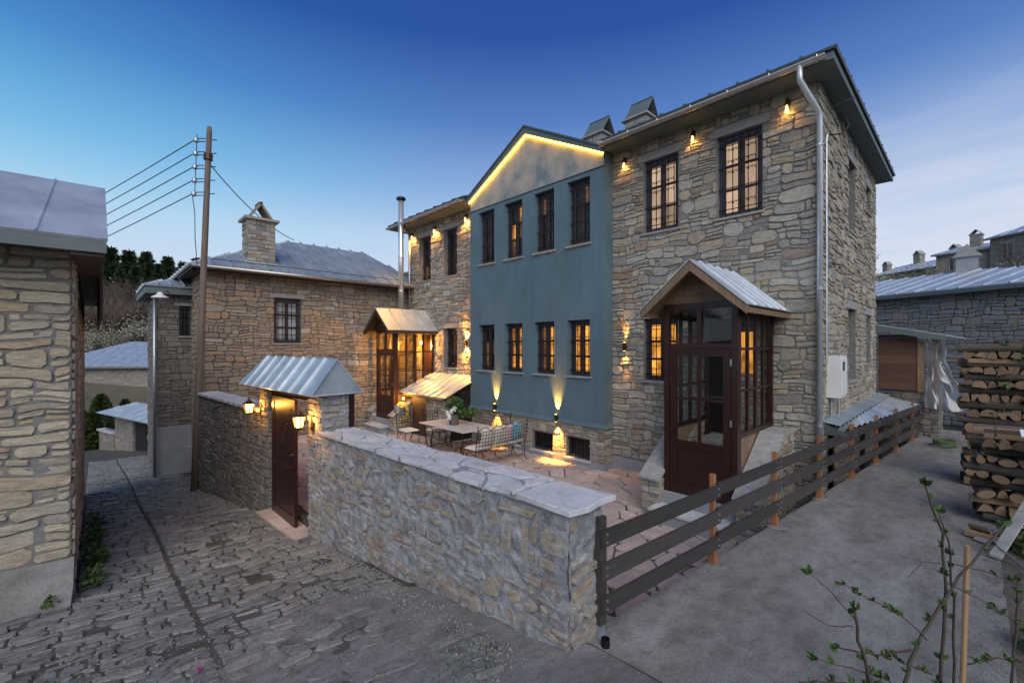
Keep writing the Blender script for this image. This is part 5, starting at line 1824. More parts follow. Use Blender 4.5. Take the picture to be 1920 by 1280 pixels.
# ------------------------------------------------------------------ courtyard furniture
def iron_seat(label, w, loc, rz, name, cat, cush=()):
    t = thing(name, label, cat, (0, 0, 0), 'wrought iron seats round the table')
    d, hs, hb = .46, .44, .98
    sb = MB()
    for a, b in (((-w / 2, -d / 2), (w / 2, -d / 2)), ((w / 2, -d / 2), (w / 2, d / 2)), ((w / 2, d / 2), (-w / 2, d / 2)), ((-w / 2, d / 2), (-w / 2, -d / 2))):
        sb.tube([(*a, hs), (*b, hs)], .010, 5)
    n = int(w / .07)
    for i in range(1, n):
        sb.tube([(-w / 2 + w * i / n, -d / 2, hs), (-w / 2 + w * i / n, d / 2, hs)], .005, 4)
    sb.build('seat_frame', 'iron', t)
    bk = MB()
    P = lambda x, z: (x, d / 2 + (z - hs) * .16, z)
    for x in (-w / 2, w / 2):
        bk.tube([P(x, hs), P(x, hb)], .010, 5)
        bk.lathe((x, P(x, hb)[1], hb), [(.010, 0), (.018, .015), (.006, .035)], 6)
    n = max(4, int(w / .085))
    for i in range(1, n):
        x = -w / 2 + w * i / n
        bk.tube([P(x, hs + .03), P(x, hb - .12)], .006, 4)
    for k in range(6):
        z = hs + .03 + (hb - hs - .15) * k / 5
        bk.tube([P(-w / 2, z), P(w / 2, z)], .006, 4)
    na = max(1, round(w / .42))
    for i in range(na):
        xa, xb = -w / 2 + w * i / na, -w / 2 + w * (i + 1) / na
        bk.tube([P(xa + (xb - xa) * s / 8, hb - .12 + .10 * math.sin(math.pi * s / 8)) for s in range(9)], .009, 5)
    bk.build('back_grid', 'iron', t)
    for sx in (-1, 1):
        for sy in (-1, 1):
            b = MB()
            x, y = sx * (w / 2 - .02), sy * (d / 2 - .02)
            b.tube([(x, y, hs), (x + sx * .03, y + sy * .0, hs * .6), (x - sx * .02, y + sy * .02, hs * .3), (x + sx * .05, y + sy * .05, .005)], .010, 5)
            b.build('leg', 'iron', t)
        b = MB()
        b.tube(arc((sx * (w / 2 - .02), 0, .22), (0, 1, 0), (0, 0, 1), .17, 0, 360, 15), .007, 5)
        b.build('scroll', 'iron', t)
    for k in range(max(1, round(w / .5))):
        c = MB()
        ww = w / max(1, round(w / .5))
        x0 = -w / 2 + ww * k + .01
        m = 10
        for i in range(m + 1):
            for j in range(m + 1):
                u, v = i / m, j / m
                ed = min(u, 1 - u, v, 1 - v)
                c.v.append((x0 + (ww - .02) * u, -d / 2 + d * v, hs + .012 + .05 * min(1, ed * 5) ** .5 + .006 * math.sin(u * 28)))
        c.f = [(i * (m + 1) + j, (i + 1) * (m + 1) + j, (i + 1) * (m + 1) + j + 1, i * (m + 1) + j + 1) for i in range(m) for j in range(m)]
        c.build('seat_cushion', 'cushion', t, smooth=True)
    for (x, mat, ww) in cush:
        c = MB()
        m = 8
        for sgn in (1, -1):
            for i in range(m + 1):
                for j in range(m + 1):
                    u, v = i / m - .5, j / m - .5
                    th_ = .07 * max(0, (1 - (2 * abs(u)) ** 2.5) * (1 - (2 * abs(v)) ** 2.5)) ** .5
                    z = hs + .27 + v * .42
                    c.v.append((x + u * ww, d / 2 - .09 + (z - hs) * .16 - sgn * th_, z))
        k = (m + 1) ** 2
        c.f = [(i * (m + 1) + j, (i + 1) * (m + 1) + j, (i + 1) * (m + 1) + j + 1, i * (m + 1) + j + 1) for i in range(m) for j in range(m)]
        c.f += [tuple(k + q for q in reversed(f_)) for f_ in c.f]
        c.build('back_cushion', mat, t, smooth=True)
    t.location = loc
    t.rotation_euler = (0, 0, rz)
    return t


iron_seat('black wrought iron bench with cream and blue cushions at the right end of the table', 1.55, (-7.75, 6.85, CZ), R(-90), 'iron_bench', 'bench', ((-.50, 'cushion_blue', .30), (-.25, 'cushion_pink', .22), (.0, 'cushion', .4), (.38, 'cushion', .4)))
iron_seat('long black wrought iron bench against the blue bay behind the table', 1.60, (-9.15, 7.62, CZ), R(0), 'iron_bench', 'bench')
iron_seat('black wrought iron chair with striped pad nearest the cellar door', .44, (-10.68, 6.27, CZ), R(90), 'iron_chair', 'chair')
iron_seat('black wrought iron chair tucked under the left end of the table', .44, (-10.18, 6.82, CZ), R(84), 'iron_chair', 'chair')
tb = thing('garden_table', 'long table with pale marble top and scrolled iron legs in the courtyard', 'table', (-9.05, 6.66, CZ))
f = MB()
f.slab([(-9.99, 6.17, .475), (-8.11, 6.17, .475), (-8.11, 7.17, .475), (-9.99, 7.17, .475)], (0, 0, .028))
f.build('table_top', 'marble', tb)
MB().box((-9.93, 6.23, .455), (-8.17, 7.11, .473)).build('frame', 'iron', tb)
for x in (-9.7, -8.4):
    for y in (6.36, 6.98):
        b = MB().tube([(x, y, .46), (x + .06, y, .25), (x - .05, y, .0), (x + .07, y, CZ + .005)], .013, 6)
        b.tube(arc((x + .12, y, .02), (1, 0, 0), (0, 0, 1), .12, 0, 330, 14), .009, 5)
        b.tube(arc((x - .13, y, -.05), (1, 0, 0), (0, 0, 1), .11, 0, 330, 14), .009, 5)
        b.build('leg', 'iron', tb)
    MB().tube([(x, 6.36, -.08), (x, 6.98, -.08)], .009, 5).build('stretcher', 'iron', tb)


def leaves(b, c, rad, n, size, flat=1.0, up=.3):
    c = Vector(c)
    for _ in range(n):
        while True:
            p = Vector((U1(-1, 1), U1(-1, 1), U1(-1, 1)))
            if p.length <= 1:
                break
        p = Vector((p.x * rad[0], p.y * rad[1], p.z * rad[2]))
        d = Vector((U1(-1, 1), U1(-1, 1), U1(-.4, 1))).normalized()
        s = d.cross(Vector((U1(-1, 1), U1(-1, 1), U1(-1, 1)))).normalized()
        L = size * U1(.6, 1.3)
        q = c + p
        nn = d.cross(s) * L * .12
        b.add([q, q + d * L * .5 + s * L * .28 + nn, q + d * L, q + d * L * .5 - s * L * .28 + nn], [(0, 1, 2, 3)])
    return b


fp = thing('flower_pot', 'slatted grey pot with white flowers and green leaves on the marble table', 'potted plant', (-9.07, 6.62, .505))
MB().lathe((-9.07, 6.62, .505), [(.11, 0), (.125, .01), (.13, .26), (.115, .26), (.11, .22)], 18).build('pot', 'pot', fp)
leaves(MB(), (-9.10, 6.66, .98), (.24, .24, .2), 520, .075).build('foliage', 'leaf', fp)
leaves(MB(), (-8.80, 6.85, .80), (.28, .2, .12), 160, .12).build('foliage', 'grass', fp)
for (dx, dy, dz) in ((-.06, -.14, .80), (.08, -.13, .86), (.0, -.16, .76), (-.12, -.1, .88), (.14, -.08, .92), (.03, -.15, .7)):
    b = MB()
    for _ in range(26):
        d = Vector((U1(-1, 1), U1(-1, .4), U1(-1, 1))).normalized()
        c = Vector((-9.07 + dx, 6.62 + dy, dz)) + d * .055
        s = d.orthogonal().normalized()
        q = d.cross(s)
        b.add([c + s * .028, c + q * .028 + d * .012, c - s * .028, c - q * .028 + d * .012], [(0, 1, 2, 3)])
    b.build('flower', 'flower', fp)
# hose coil and hanging cloth by the cellar door
hc = MB()
for k in range(5):
    hc.tube(arc((-12.42 + .012 * k, 7.05 - .012 * k, .42), (.75, .35, 0), (0, 0, 1), .30 - .015 * k, 0, 360, 22), .017, 6)
tag(hc.build('hose_coil', M['lit_dim'] if False else mat_noise('yellow_hose', (.50, .30, .03), (.62, .38, .05), 9, .5, .1, .003), smooth=True), 'coiled yellow hose hung by the cellar door', 'hose')
f = MB()
for j in range(13):
    for i in range(9):
        u, v = i / 8 - .5, j / 12
        wv = .13 * (.55 + .45 * math.sin(math.pi * min(1, v * 1.2 + .1)))
        f.v.append((-12.52 + u * 2 * wv * .8, 6.93 + u * 2 * wv * .35 - .05 * math.sin(math.pi * (u + .5)) + .012 * math.sin(u * 20), .62 - v * .62))
f.f = [(j * 9 + i, j * 9 + i + 1, (j + 1) * 9 + i + 1, (j + 1) * 9 + i) for j in range(12) for i in range(8)]
tag(f.build('hanging_bag', 'render_grey', smooth=True), 'grey green bag hanging in front of the yellow hose', 'bag')

# ------------------------------------------------------------------ houses and gate beyond
def block_house(name, label, A, B, depth, z0, ze, zr, wallmat, ridge=(.25, .75), wins=(), chim=(), seams=9, group=None, over=.35):
    """house whose front runs from A to B (left to right as seen from the front); roof hipped between the ridge fractions"""
    A, B = Vector((*A, 0)), Vector((*B, 0))
    U = (B - A).normalized()
    N = Vector((U.y, -U.x, 0))
    w = (B - A).length
    t = thing(name, label, 'house', A.lerp(B, .5) + Z3 * z0, group)
    P = lambda u, n, z: A + U * u + N * n + Z3 * z
    MB().obox(A, U, N, (0, -depth, z0), (w, 0, ze)).build('wall', wallmat, t)
    e = [P(-over, over, ze), P(w + over, over, ze), P(w + over, -depth - over, ze), P(-over, -depth - over, ze)]
    r0, r1 = P(w * ridge[0], -depth / 2, zr), P(w * ridge[1], -depth / 2, zr)
    seamed_roof(t, e[0], e[1], r1, r0, 'zinc', seams, .06, proud=.05, seam_w=.05)
    seamed_roof(t, e[1], e[2], r1, r1, 'zinc', 5, .06, proud=.05, seam_w=.05)
    seamed_roof(t, e[2], e[3], r0, r1, 'zinc', 5, .06)
    seamed_roof(t, e[3], e[0], r0, r0, 'zinc', 5, .06, proud=.05, seam_w=.05)
    MB().obox(A, U, N, (-over + .02, over - .05, ze - .18), (w + over - .02, over - .01, ze - .062)).build('fascia', 'soffit', t)
    for (u, z, ww, hh) in wins:
        f = MB()
        for a in ((u, z, u + .07, z + hh), (u + ww - .07, z, u + ww, z + hh), (u + .07, z, u + ww - .07, z + .07), (u + .07, z + hh - .07, u + ww - .07, z + hh), (u + ww / 2 - .03, z + .07, u + ww / 2 + .03, z + hh - .07)):
            f.obox(A, U, N, (a[0], .005, a[1]), (a[2], .06, a[3]))
        wn = f.build('window', 'lintel', t)
        MB().obox(A, U, N, (u + .06, .004, z + .06), (u + ww - .06, .03, z + hh - .06)).build('pane', 'dark_glass', wn)
        MB().obox(A, U, N, (u - .15, .004, z + hh), (u + ww + .15, .05, z + hh + .2)).build('lintel', 'lintel', wn)
    for (u, n, z, s, hh) in chim:
        c = MB().obox(A, U, N, (u, n - s, z), (u + s, n, z + hh)).build('chimney', wallmat, t)
        MB().obox(A, U, N, (u - .08, n - s - .08, z + hh), (u + s + .08, n + .08, z + hh + .08)).build('cap', 'lintel', c)
        MB().slab([P(u - .05, n + .05, z + hh + .08), P(u - .05, n - s - .05, z + hh + .08), P(u + s / 2, n - s - .05, z + hh + .55), P(u + s / 2, n + .05, z + hh + .55)], U * .05).build('cowl', 'lintel', c)
        MB().slab([P(u + s + .05, n + .05, z + hh + .08), P(u + s + .05, n - s - .05, z + hh + .08), P(u + s / 2 + .05, n - s - .05, z + hh + .55), P(u + s / 2 + .05, n + .05, z + hh + .55)], -U * .05).build('cowl', 'lintel', c)
    return t, A, U, N, w


def mat_farwall(name, c1, c2, c3):
    """rubble too far away to tell the stones apart"""
    m, N, L, b = new_mat(name)
    tc = N.new('ShaderNodeTexCoord')
    mp = N.new('ShaderNodeMapping')
    mp.inputs['Scale'].default_value = (1.0, 1.0, 2.6)
    L.new(tc.outputs['Object'], mp.inputs[0])
    v = N.new('ShaderNodeTexVoronoi')
    v.inputs['Scale'].default_value = 2.6
    L.new(mp.outputs[0], v.inputs['Vector'])
    sp = N.new('ShaderNodeSeparateColor')
    L.new(v.outputs['Color'], sp.inputs[0])
    r = ramp(N, [(0, c1), (.5, c2), (.9, c1), (1, c3)])
    L.new(sp.outputs[0], r.inputs[0])
    n = noisy(N, L, 6, 8, .7)
    g = ramp(N, [(.3, (.6, .6, .6)), (.7, (1.1, 1.1, 1.1))])
    L.new(n.outputs[0], g.inputs[0])
    mx = N.new('ShaderNodeMixRGB')
    mx.blend_type = 'MULTIPLY'
    mx.inputs[0].default_value = 1
    L.new(r.outputs[0], mx.inputs[1])
    L.new(g.outputs[0], mx.inputs[2])
    L.new(mx.outputs[0], b.inputs['Base Color'])
    b.inputs['Roughness'].default_value = .95
    bumped(N, L, b, n.outputs[0], .5, .05)
    return m


M['far_grey'] = mat_farwall('far_rubble_grey', (.17, .18, .19), (.23, .235, .24), (.30, .25, .18))
M['far_tan'] = mat_farwall('far_rubble_tan', (.20, .185, .165), (.29, .265, .23), (.36, .31, .24))

# the long grey house behind the shed
t3, A3, U3, N3, w3 = block_house('stone_house', 'long grey stone house with pale zinc roof behind the woodpiles', (-7.2, 26.7), (5.6, 20.6), 8.0, -1.0, 4.62, 5.8, 'mortar_street', (.1, .44), (), (), 22, None, .4)
it = []
it = wall_stones(A3 + Z3 * -.5, U3, N3, w3, 5.0, (), (.22, .34), (.3, .8), .012, .05, .02)
emit_stones(t3, 'stone', it, 'stone_grey', 290)
tch = MB().box((-.5, 27.4, 5.0), (.2, 28.1, 6.35)).build('chimney', 'render_grey', t3)
MB().slab([(-.62, 27.3, 6.35), (.32, 27.3, 6.35), (-.15, 27.3, 6.9)], (0, .9, 0)).build('cowl', 'lintel', tch)
# hillside houses
block_house('stone_house', 'tan hillside house with gabled porch and two chimneys at the upper right', (1.2, 62.5), (10.5, 55.0), 8, 4, 12.8, 14.6, 'far_tan', (.2, .8), ((1.0, 10.6, .9, 1.5), (3.4, 10.6, .9, 1.5), (6.0, 10.4, .9, 1.6), (8.4, 10.4, .9, 1.6)), ((6.6, -2.5, 13.6, .8, 1.7),), 9)
block_house('stone_house', 'small tan hillside house left of the gabled hillside house', (-2.6, 64.0), (1.2, 63.0), 6, 4, 12.0, 13.0, 'far_tan', (.3, .9), ((1.0, 10.1, .8, 1.5),), ((2.2, -1.2, 12.0, .8, 1.7),), 6)
block_house('stone_house', 'low tan house on the hill with three chimneys beside the main house corner', (-9.5, 77), (-1.2, 71), 7, 4, 11.9, 13.3, 'far_tan', (.12, .85), ((1.2, 9.1, .9, 1.7), (3.6, 9.1, .9, 1.7)), ((.2, -1.5, 11.6, .7, 1.8), (3.0, -3, 12.6, .8, 1.7), (7.2, -3, 12.6, .8, 1.6)), 8)
# down the lane on the left
block_house('stone_house', 'grey stone house with pale hipped roof far down the lane', (-57.5, -3.5), (-50.0, 6.5), 9, -6, .62, 2.9, 'far_tan', (.35, .75), (), (), 14, None, .5)
g3 = thing('street_gate', 'black double gate under a small zinc roof far down the lane', 'gate', (-28, 1.4, -2.9))
Ga, Gb = Vector((-32.3, .36, 0)), Vector((-26.1, 2.05, 0))
GU3 = (Gb - Ga).normalized()
GN3 = Vector((GU3.y, -GU3.x, 0))
L3 = (Gb - Ga).length
gq = lambda u, n, z: Ga + GU3 * u + GN3 * n + Z3 * z
MB().obox(Ga, GU3, GN3, (.9, -.6, -3.4), (3.2, -.25, -1.05)).build('pier', 'far_tan', g3)
MB().obox(Ga, GU3, GN3, (6.0, -.6, -3.4), (8.0, -.25, -1.05)).build('pier', 'far_tan', g3)
for k in range(2):
    lf = MB().obox(Ga, GU3, GN3, (3.22 + k * 1.39, -.42, -3.2), (4.58 + k * 1.39, -.36, -1.12)).build('door_leaf', 'black_paint', g3)
    for q in range(4):
        MB().obox(Ga, GU3, GN3, (3.26 + k * 1.39 + q * .33, -.36, -3.15), (3.26 + k * 1.39 + q * .33 + .31, -.345, -1.16)).build('board', 'black_paint', lf)
seamed_roof(g3, gq(-.1, .25, -1.05), gq(7.5, .25, -1.05), gq(7.5, -1.0, -.55), gq(1.3, -1.0, -.55), 'zinc', 9, .05, proud=.05, seam_w=.06)
lwl = thing('low_wall', 'low rubble wall with slab coping beside the black gate', 'wall', (-33, .1, -3))
MB().obox(Ga, GU3, GN3, (-1.2, -.5, -3.6), (.88, -.2, -2.2)).build('core', 'far_tan', lwl)
MB().obox(Ga, GU3, GN3, (-1.3, -.55, -2.2), (.88, -.12, -2.1)).build('coping_slab', 'cap_slab', lwl)
for k in range(5):
    MB().obox(Ga, GU3, GN3, (-.6 + .25 * k, -.36, -2.1), (-.57 + .25 * k, -.33, -1.5)).build('railing_bar', 'iron', lwl)


# ------------------------------------------------------------------ vegetation
def conifer_proto(kind, h, rad, n, seed, name, mat):
    t = thing(name, 'conifer', 'tree')
    MB().tube([(0, 0, -1), (.05, 0, h * .45), (0, .05, h * .97)], [.018 * h, .012 * h, .003 * h], 7).build('trunk', 'stem', t)
    b = MB()
    for _ in range(n):
        if kind == 'pine':
            z = h * (.12 + .88 * rng.random() ** 1.1)
            f = (z / h - .12) / .88
            rr = rad * (.12 + .95 * (1 - f) ** .75 * min(1, .45 + f * 3)) * (.8 + .4 * noise.noise(Vector((z * .9, seed, 0))))
        else:
            z = h * rng.random()
            f = z / h
            rr = rad * (1 - f) ** .65 * (.5 + 1.0 * min(1, f * 4)) * .8
        a = U1(0, 2 * math.pi)
        rr *= (.55 + .5 * abs(math.sin(z * (2.6 if kind == 'pine' else 1.1) + seed))) if kind == 'pine' else 1
        rr *= (1 + .35 * noise.noise(Vector((math.cos(a) * 1.4, math.sin(a) * 1.4, z * .8 + seed))))
        q = Vector((math.cos(a) * rr * U1(.35, 1), math.sin(a) * rr * U1(.35, 1), z))
        s = h * (.07 if kind == 'pine' else .05) * U1(.6, 1.4)
        for _k in range(2):
            d = Vector((math.cos(a) + U1(-.6, .6), math.sin(a) + U1(-.6, .6), U1(-.2, .9))).normalized()
            w_ = d.orthogonal().normalized()
            w_ = (Matrix.Rotation(U1(0, 6.28), 3, d) @ w_) * s * .3
            b.add([q - d * s * .3, q + w_, q + d * s, q - w_], [(0, 1, 2, 3)])
    b.build('crown', mat, t)
    return t


protos = []
for k in range(3):
    protos.append(conifer_proto('pine', 9.0, 2.7, 1500, 3.7 * k, 'pine_tree', 'needle'))
kids(None)
spots = [(-93, 4.2, 1.0, 'broad dark pine at the left end of the far pine row'), (-96, 6.5, .98, 'dark pine second from the left on the far hill'), (-92, 7.8, .85, 'shorter dark pine third from the left on the far hill'),
         (-98, 9.6, .92, 'dark pine standing centrally in the far pine row'), (-95, 11.4, .88, 'dark pine right of the centre of the far row'), (-97, 13.6, .96, 'tall dark pine above the low metal roof'),
         (-99, 16.0, .9, 'dark pine close behind the wing of the brown house'), (-92, 2.0, 1.02, 'dark pine partly hidden by the left house eave'), (-100, 18.5, .85, 'dark pine just left of the utility pole')]
spots = [(x, y, s_ * .92, lb) for x, y, s_, lb in spots]
spots += [(-90 - 1.3 * (k % 4), 3.1 + 1.75 * k, .62 + .07 * (k % 3), 'smaller dark pine in the lower row, %s from the left' % w_) for k, w_ in enumerate(('first', 'second', 'third', 'fourth', 'fifth', 'sixth', 'seventh', 'eighth'))]
for i, (x, y, s_, lb) in enumerate(spots):
    z = terrain(x, y) - .3
    if i < 3:
        o = protos[i]
        o.location, o.scale = (x, y, z), (s_,) * 3
        o['label'] = lb
        o['group'] = 'pines on the far hill'
    else:
        copy_thing(protos[i % 3], (x, y, z), 2.1 * i, lb, 'pines on the far hill', s_)
th0 = conifer_proto('thuja', 3.2, .95, 2600, 9, 'thuja', 'thuja')
KIDS[th0.name] = [o for o in COL.objects if o.parent == th0]
th0['label'] = 'tallest green thuja beside the lane behind the left house corner'
th0['group'] = 'thujas by the lane'
th0.location = (-34.4, .35, -3.5)
copy_thing(th0, (-35.2, 1.4, -3.5), 1.3, 'thuja standing right of the tallest one by the lane', 'thujas by the lane', .86)
copy_thing(th0, (-33.9, -.5, -3.6), 2.9, 'thuja half hidden by the left house corner', 'thujas by the lane', .8)


def bush_proto(name, mat, twigs, h, spread, nl, leafmat, leafsize):
    t = thing(name, 'bush', 'bush')
    b = MB()
    tips = []
    for _ in range(twigs):
        a = U1(0, 6.28)
        r0 = U1(0, .35) * spread
        p = Vector((math.cos(a) * r0, math.sin(a) * r0, 0))
        d = Vector((math.cos(a) * U1(.1, .9), math.sin(a) * U1(.1, .9), 1)).normalized()
        L = h * U1(.5, 1)
        s = d.orthogonal().normalized() * .012 * h
        m_ = p + d * L * .55 + Vector((U1(-.1, .1), U1(-.1, .1), 0)) * L
        e = m_ + (d + Vector((U1(-.6, .6), U1(-.6, .6), U1(-.1, .4)))).normalized() * L * .5
        b.add([p - s, p + s, m_ + s * .6, m_ - s * .6], [(0, 1, 2, 3)])
        b.add([m_ - s * .6, m_ + s * .6, e], [(0, 1, 2)])
        for k in range(4):
            q = p.lerp(m_, U1(.5, 1)) if k < 2 else m_.lerp(e, U1(.1, .9))
            e2 = q + (d + Vector((U1(-.9, .9), U1(-.9, .9), U1(-.2, .5)))).normalized() * L * U1(.15, .35)
            b.add([q - s * .4, q + s * .4, e2], [(0, 1, 2)])
            tips.append(e2)
        tips.append(e)
    b.build('branches', mat, t)
    if nl:
        lv = MB()
        for _ in range(nl):
            q = rng.choice(tips) + Vector((U1(-1, 1), U1(-1, 1), U1(-1, 1))) * leafsize * 1.5
            d = Vector((U1(-1, 1), U1(-1, 1), U1(-.5, 1))).normalized()
            s = d.orthogonal().normalized() * leafsize * .4
            lv.add([q, q + d * leafsize * .5 + s, q + d * leafsize, q + d * leafsize * .5 - s], [(0, 1, 2, 3)])
        lv.build('leaves', leafmat, t)
    KIDS[t.name] = [o for o in COL.objects if o.parent == t]
    return t


bare = [bush_proto('bare_bush', 'twig', 170, 3.2, 2.4, 0, None, 0) for _ in range(2)]
pale = bush_proto('blossom_bush', 'twig', 130, 2.8, 2.2, 1500, 'blossom', .13)
grn = bush_proto('green_bush', 'twig', 110, 2.4, 2.2, 1500, 'leaf', .16)
bl_ = []
side = ['left', 'right']
kk = 0
for row, (x, n, sc_) in enumerate(((-74, 9, 1.5), (-80, 9, 1.6), (-86, 9, 1.6))):
    for i in range(n):
        y = -3.5 + i * 2.6 + U1(-.8, .8)
        bl_.append((x + U1(-1.5, 1.5), y, sc_ * U1(.8, 1.2), 'leafless brown bush, %s from the left in the %s row of the far slope' % (['first', 'second', 'third', 'fourth', 'fifth', 'sixth', 'seventh', 'eighth', 'ninth'][i], ['lower', 'middle', 'upper'][row])))
for i, (x, y, s_, lb) in enumerate(bl_):
    if i < 2:
        o = bare[i]
        o.location, o.scale, o['label'], o['group'] = (x, y, terrain(x, y) - .2), (s_,) * 3, lb, 'bare bushes on the far slope'
    else:
        copy_thing(bare[i % 2], (x, y, terrain(x, y) - .2), 1.7 * i, lb, 'bare bushes on the far slope', s_)
pp = [(-64, 1.0, 1.25, 'pale blossoming bush left above the low metal roof'), (-66, 4.2, 1.4, 'largest pale blossoming bush on the far slope'), (-63, 6.8, 1.0, 'pale blossoming bush nearest the brown house wing'), (-62, -1.6, 1.2, 'pale blossoming bush beside the left house eave'),
      (-3.2, 52, .8, 'pale blossoming bush on the hill left of the square chimney'), (-6, 53, .75, 'pale blossoming bush below the low hillside house'), (2.4, 50, .8, 'pale blossoming bush under the gabled hillside house')]
for i, (x, y, s_, lb) in enumerate(pp):
    z = terrain(x, y) - .2
    if i == 0:
        pale.location, pale.scale, pale['label'], pale['group'] = (x, y, z), (s_,) * 3, lb, 'pale bushes'
    else:
        copy_thing(pale, (x, y, z), 1.3 * i, lb, 'pale bushes', s_)
gg = [(-60, 4.8, .9, 'green bush low on the far slope above the metal roof'), (5.2, 50, 1.0, 'large green bush in front of the gabled hillside house'), (7.6, 48, 1.1, 'dense green bush at the right edge below the hillside house'), (3.6, 54, .7, 'green bush left of the gabled hillside house'), (-38.5, 3.2, .8, 'clipped green bush behind the black gate roof'), (6.3, 44, .9, 'green bush nearest the long zinc roof at right')]
for i, (x, y, s_, lb) in enumerate(gg):
    z = terrain(x, y) - .2
    if i == 0:
        grn.location, grn.scale, grn['label'], grn['group'] = (x, y, z), (s_,) * 3, lb, 'green bushes'
    else:
        copy_thing(grn, (x, y, z), 1.9 * i, lb, 'green bushes', s_)


def bare_tree(loc, h, label):
    t = thing('bare_tree', label, 'tree', loc)
    b, cr = MB(), MB()
    loc = Vector(loc)

    def grow(p, d, L, r, lev):
        q = p + d * L
        (b if lev < 2 else cr).tube([p, p.lerp(q, .5) + Vector((U1(-.05, .05), U1(-.05, .05), 0)) * L, q], [r, r * .8, r * .55], 5 if lev < 2 else 3, False)
        if lev < 4:
            for _ in range(3):
                e = (d + Vector((U1(-.8, .8), U1(-.8, .8), U1(-.1, .6)))).normalized()
                grow(p.lerp(q, U1(.55, 1)), e, L * U1(.55, .75), r * .55, lev + 1)
    grow(loc, Vector((0, 0, 1)), h * .36, h * .018, 0)
    b.build('trunk', 'stem', t)
    cr.build('crown', 'twig', t)


bare_tree((-9.4, 57, terrain(-9.4, 57)), 5.5, 'leafless tree rising just right of the main house side wall')
bare_tree((2.6, 60, 7.5), 6.0, 'bare tree behind the chimney of the hillside house')
bare_tree((-7.6, 60, terrain(-7.6, 60)), 4.5, 'smaller leafless tree left of the low hillside house')

# weeds at the foot of the left house, tuft on the street
for (x, y, r_, n, sz, lb) in ((-7.45, .02, .16, 130, .07, 'leafy green weed at the near foot of the left house side'), (-8.3, .02, .22, 220, .08, 'larger leafy weed further along the left house side'), (-9.4, .0, .2, 150, .08, 'leafy weed half way down the left house side'), (-10.8, .02, .22, 150, .08, 'leafy weed far down the left house side'), (-6.95, -.35, .1, 60, .05, 'small weed at the foot of the left house front')):
    z = zstreet(x, y)
    tag(leaves(MB(), (x, y, z + r_ * .6), (r_, r_ * .6, r_ * .8), n, sz).build('weed', 'leaf'), lb, 'weed', 'weeds by the left house')
b = MB()
for _ in range(900):
    a, r_ = U1(0, 6.28), U1(0, 1) ** .6
    x, y = -4.95 + math.cos(a) * r_ * .16, -.47 + math.sin(a) * r_ * .27
    h_ = U1(.02, .06)
    e = Vector((U1(-.03, .03), U1(-.03, .03), h_))
    p = Vector((x, y, zstreet(x, y) - .005))
    b.add([p, p + Vector((U1(-.008, .008), .008, 0)), p + e], [(0, 1, 2)])
b.build('grass_tuft', 'grass', label='low patch of grass on the gravel in front of the left house', category='grass', kind='stuff')
# moss between the cobbles, gravel
b = MB()
for _ in range(15000):
    x = -1.6 - 9.5 * rng.random() ** 1.2
    y = U1(-.1, 2.3)
    if noise.noise(Vector((x * 1.1, y * 1.6, 12))) + .5 * noise.noise(Vector((x * 4, y * 4, 2))) < .20:
        continue
    p = Vector((x, y, zstreet(x, y) - .006))
    e = Vector((U1(-.018, .018), U1(-.018, .018), U1(.012, .034)))
    b.add([p - Vector((.007, 0, 0)), p + Vector((.007, U1(-.008, .008), 0)), p + e], [(0, 1, 2)])
b.build('moss', 'grass', kind='stuff', label='thin moss and grass growing in the joints of the street', category='moss')
b = MB()
for _ in range(5200):
    if rng.random() < .55:
        x, y = U1(-6.6, -2.0), U1(-1.4, .9)
        if noise.noise(Vector((x * .9, y * .9, 2))) < -.05:
            continue
    else:
        x = U1(-6.4, -1.7)
        y = 2.42 - abs(rng.gauss(0, .22))
    r_ = U1(.005, .016) * (1.6 if rng.random() < .06 else 1)
    p = Vector((x, y, zstreet(x, y) - .008 + r_ * .5))
    v = [p + Vector((U1(.7, 1.2) * r_ * d[0], U1(.7, 1.2) * r_ * d[1], U1(.6, 1) * r_ * d[2])) for d in ((1, 0, 0), (0, 1, 0), (-1, 0, 0), (0, -1, 0), (0, 0, 1))]
    b.add(v, [(0, 1, 4), (1, 2, 4), (2, 3, 4), (3, 0, 4)])
b.build('gravel', 'cobble', kind='stuff', label='loose gravel scattered over the near street', category='gravel')
tag(leaves(MB(), (-4.28, .62, zstreet(-4.28, .62) + .02), (.02, .02, .015), 22, .022).build('fallen_blossom', mat_noise('magenta_petal', (.30, .02, .14), (.42, .04, .2), 20, .7, 0)), 'small magenta blossom lying on the street joint', 'flower')


# ------------------------------------------------------------------ bramble and stake in front of the path
def leaf_sprig(b, p, d, size, n=5):
    for k in range(n):
        e = (d + Vector((U1(-.9, .9), U1(-.9, .9), U1(-.5, .9)))).normalized()
        s = e.cross(Vector((U1(-1, 1), U1(-1, 1), U1(-1, 1)))).normalized()
        L = size * U1(.6, 1.25)
        nn = e.cross(s) * L * .15
        b.add([p, p + e * L * .35 + s * L * .26 + nn, p + e * L * .75 + s * L * .2 + nn, p + e * L, p + e * L * .75 - s * L * .2 + nn, p + e * L * .35 - s * L * .26 + nn], [(0, 1, 2, 3), (0, 3, 4, 5)])


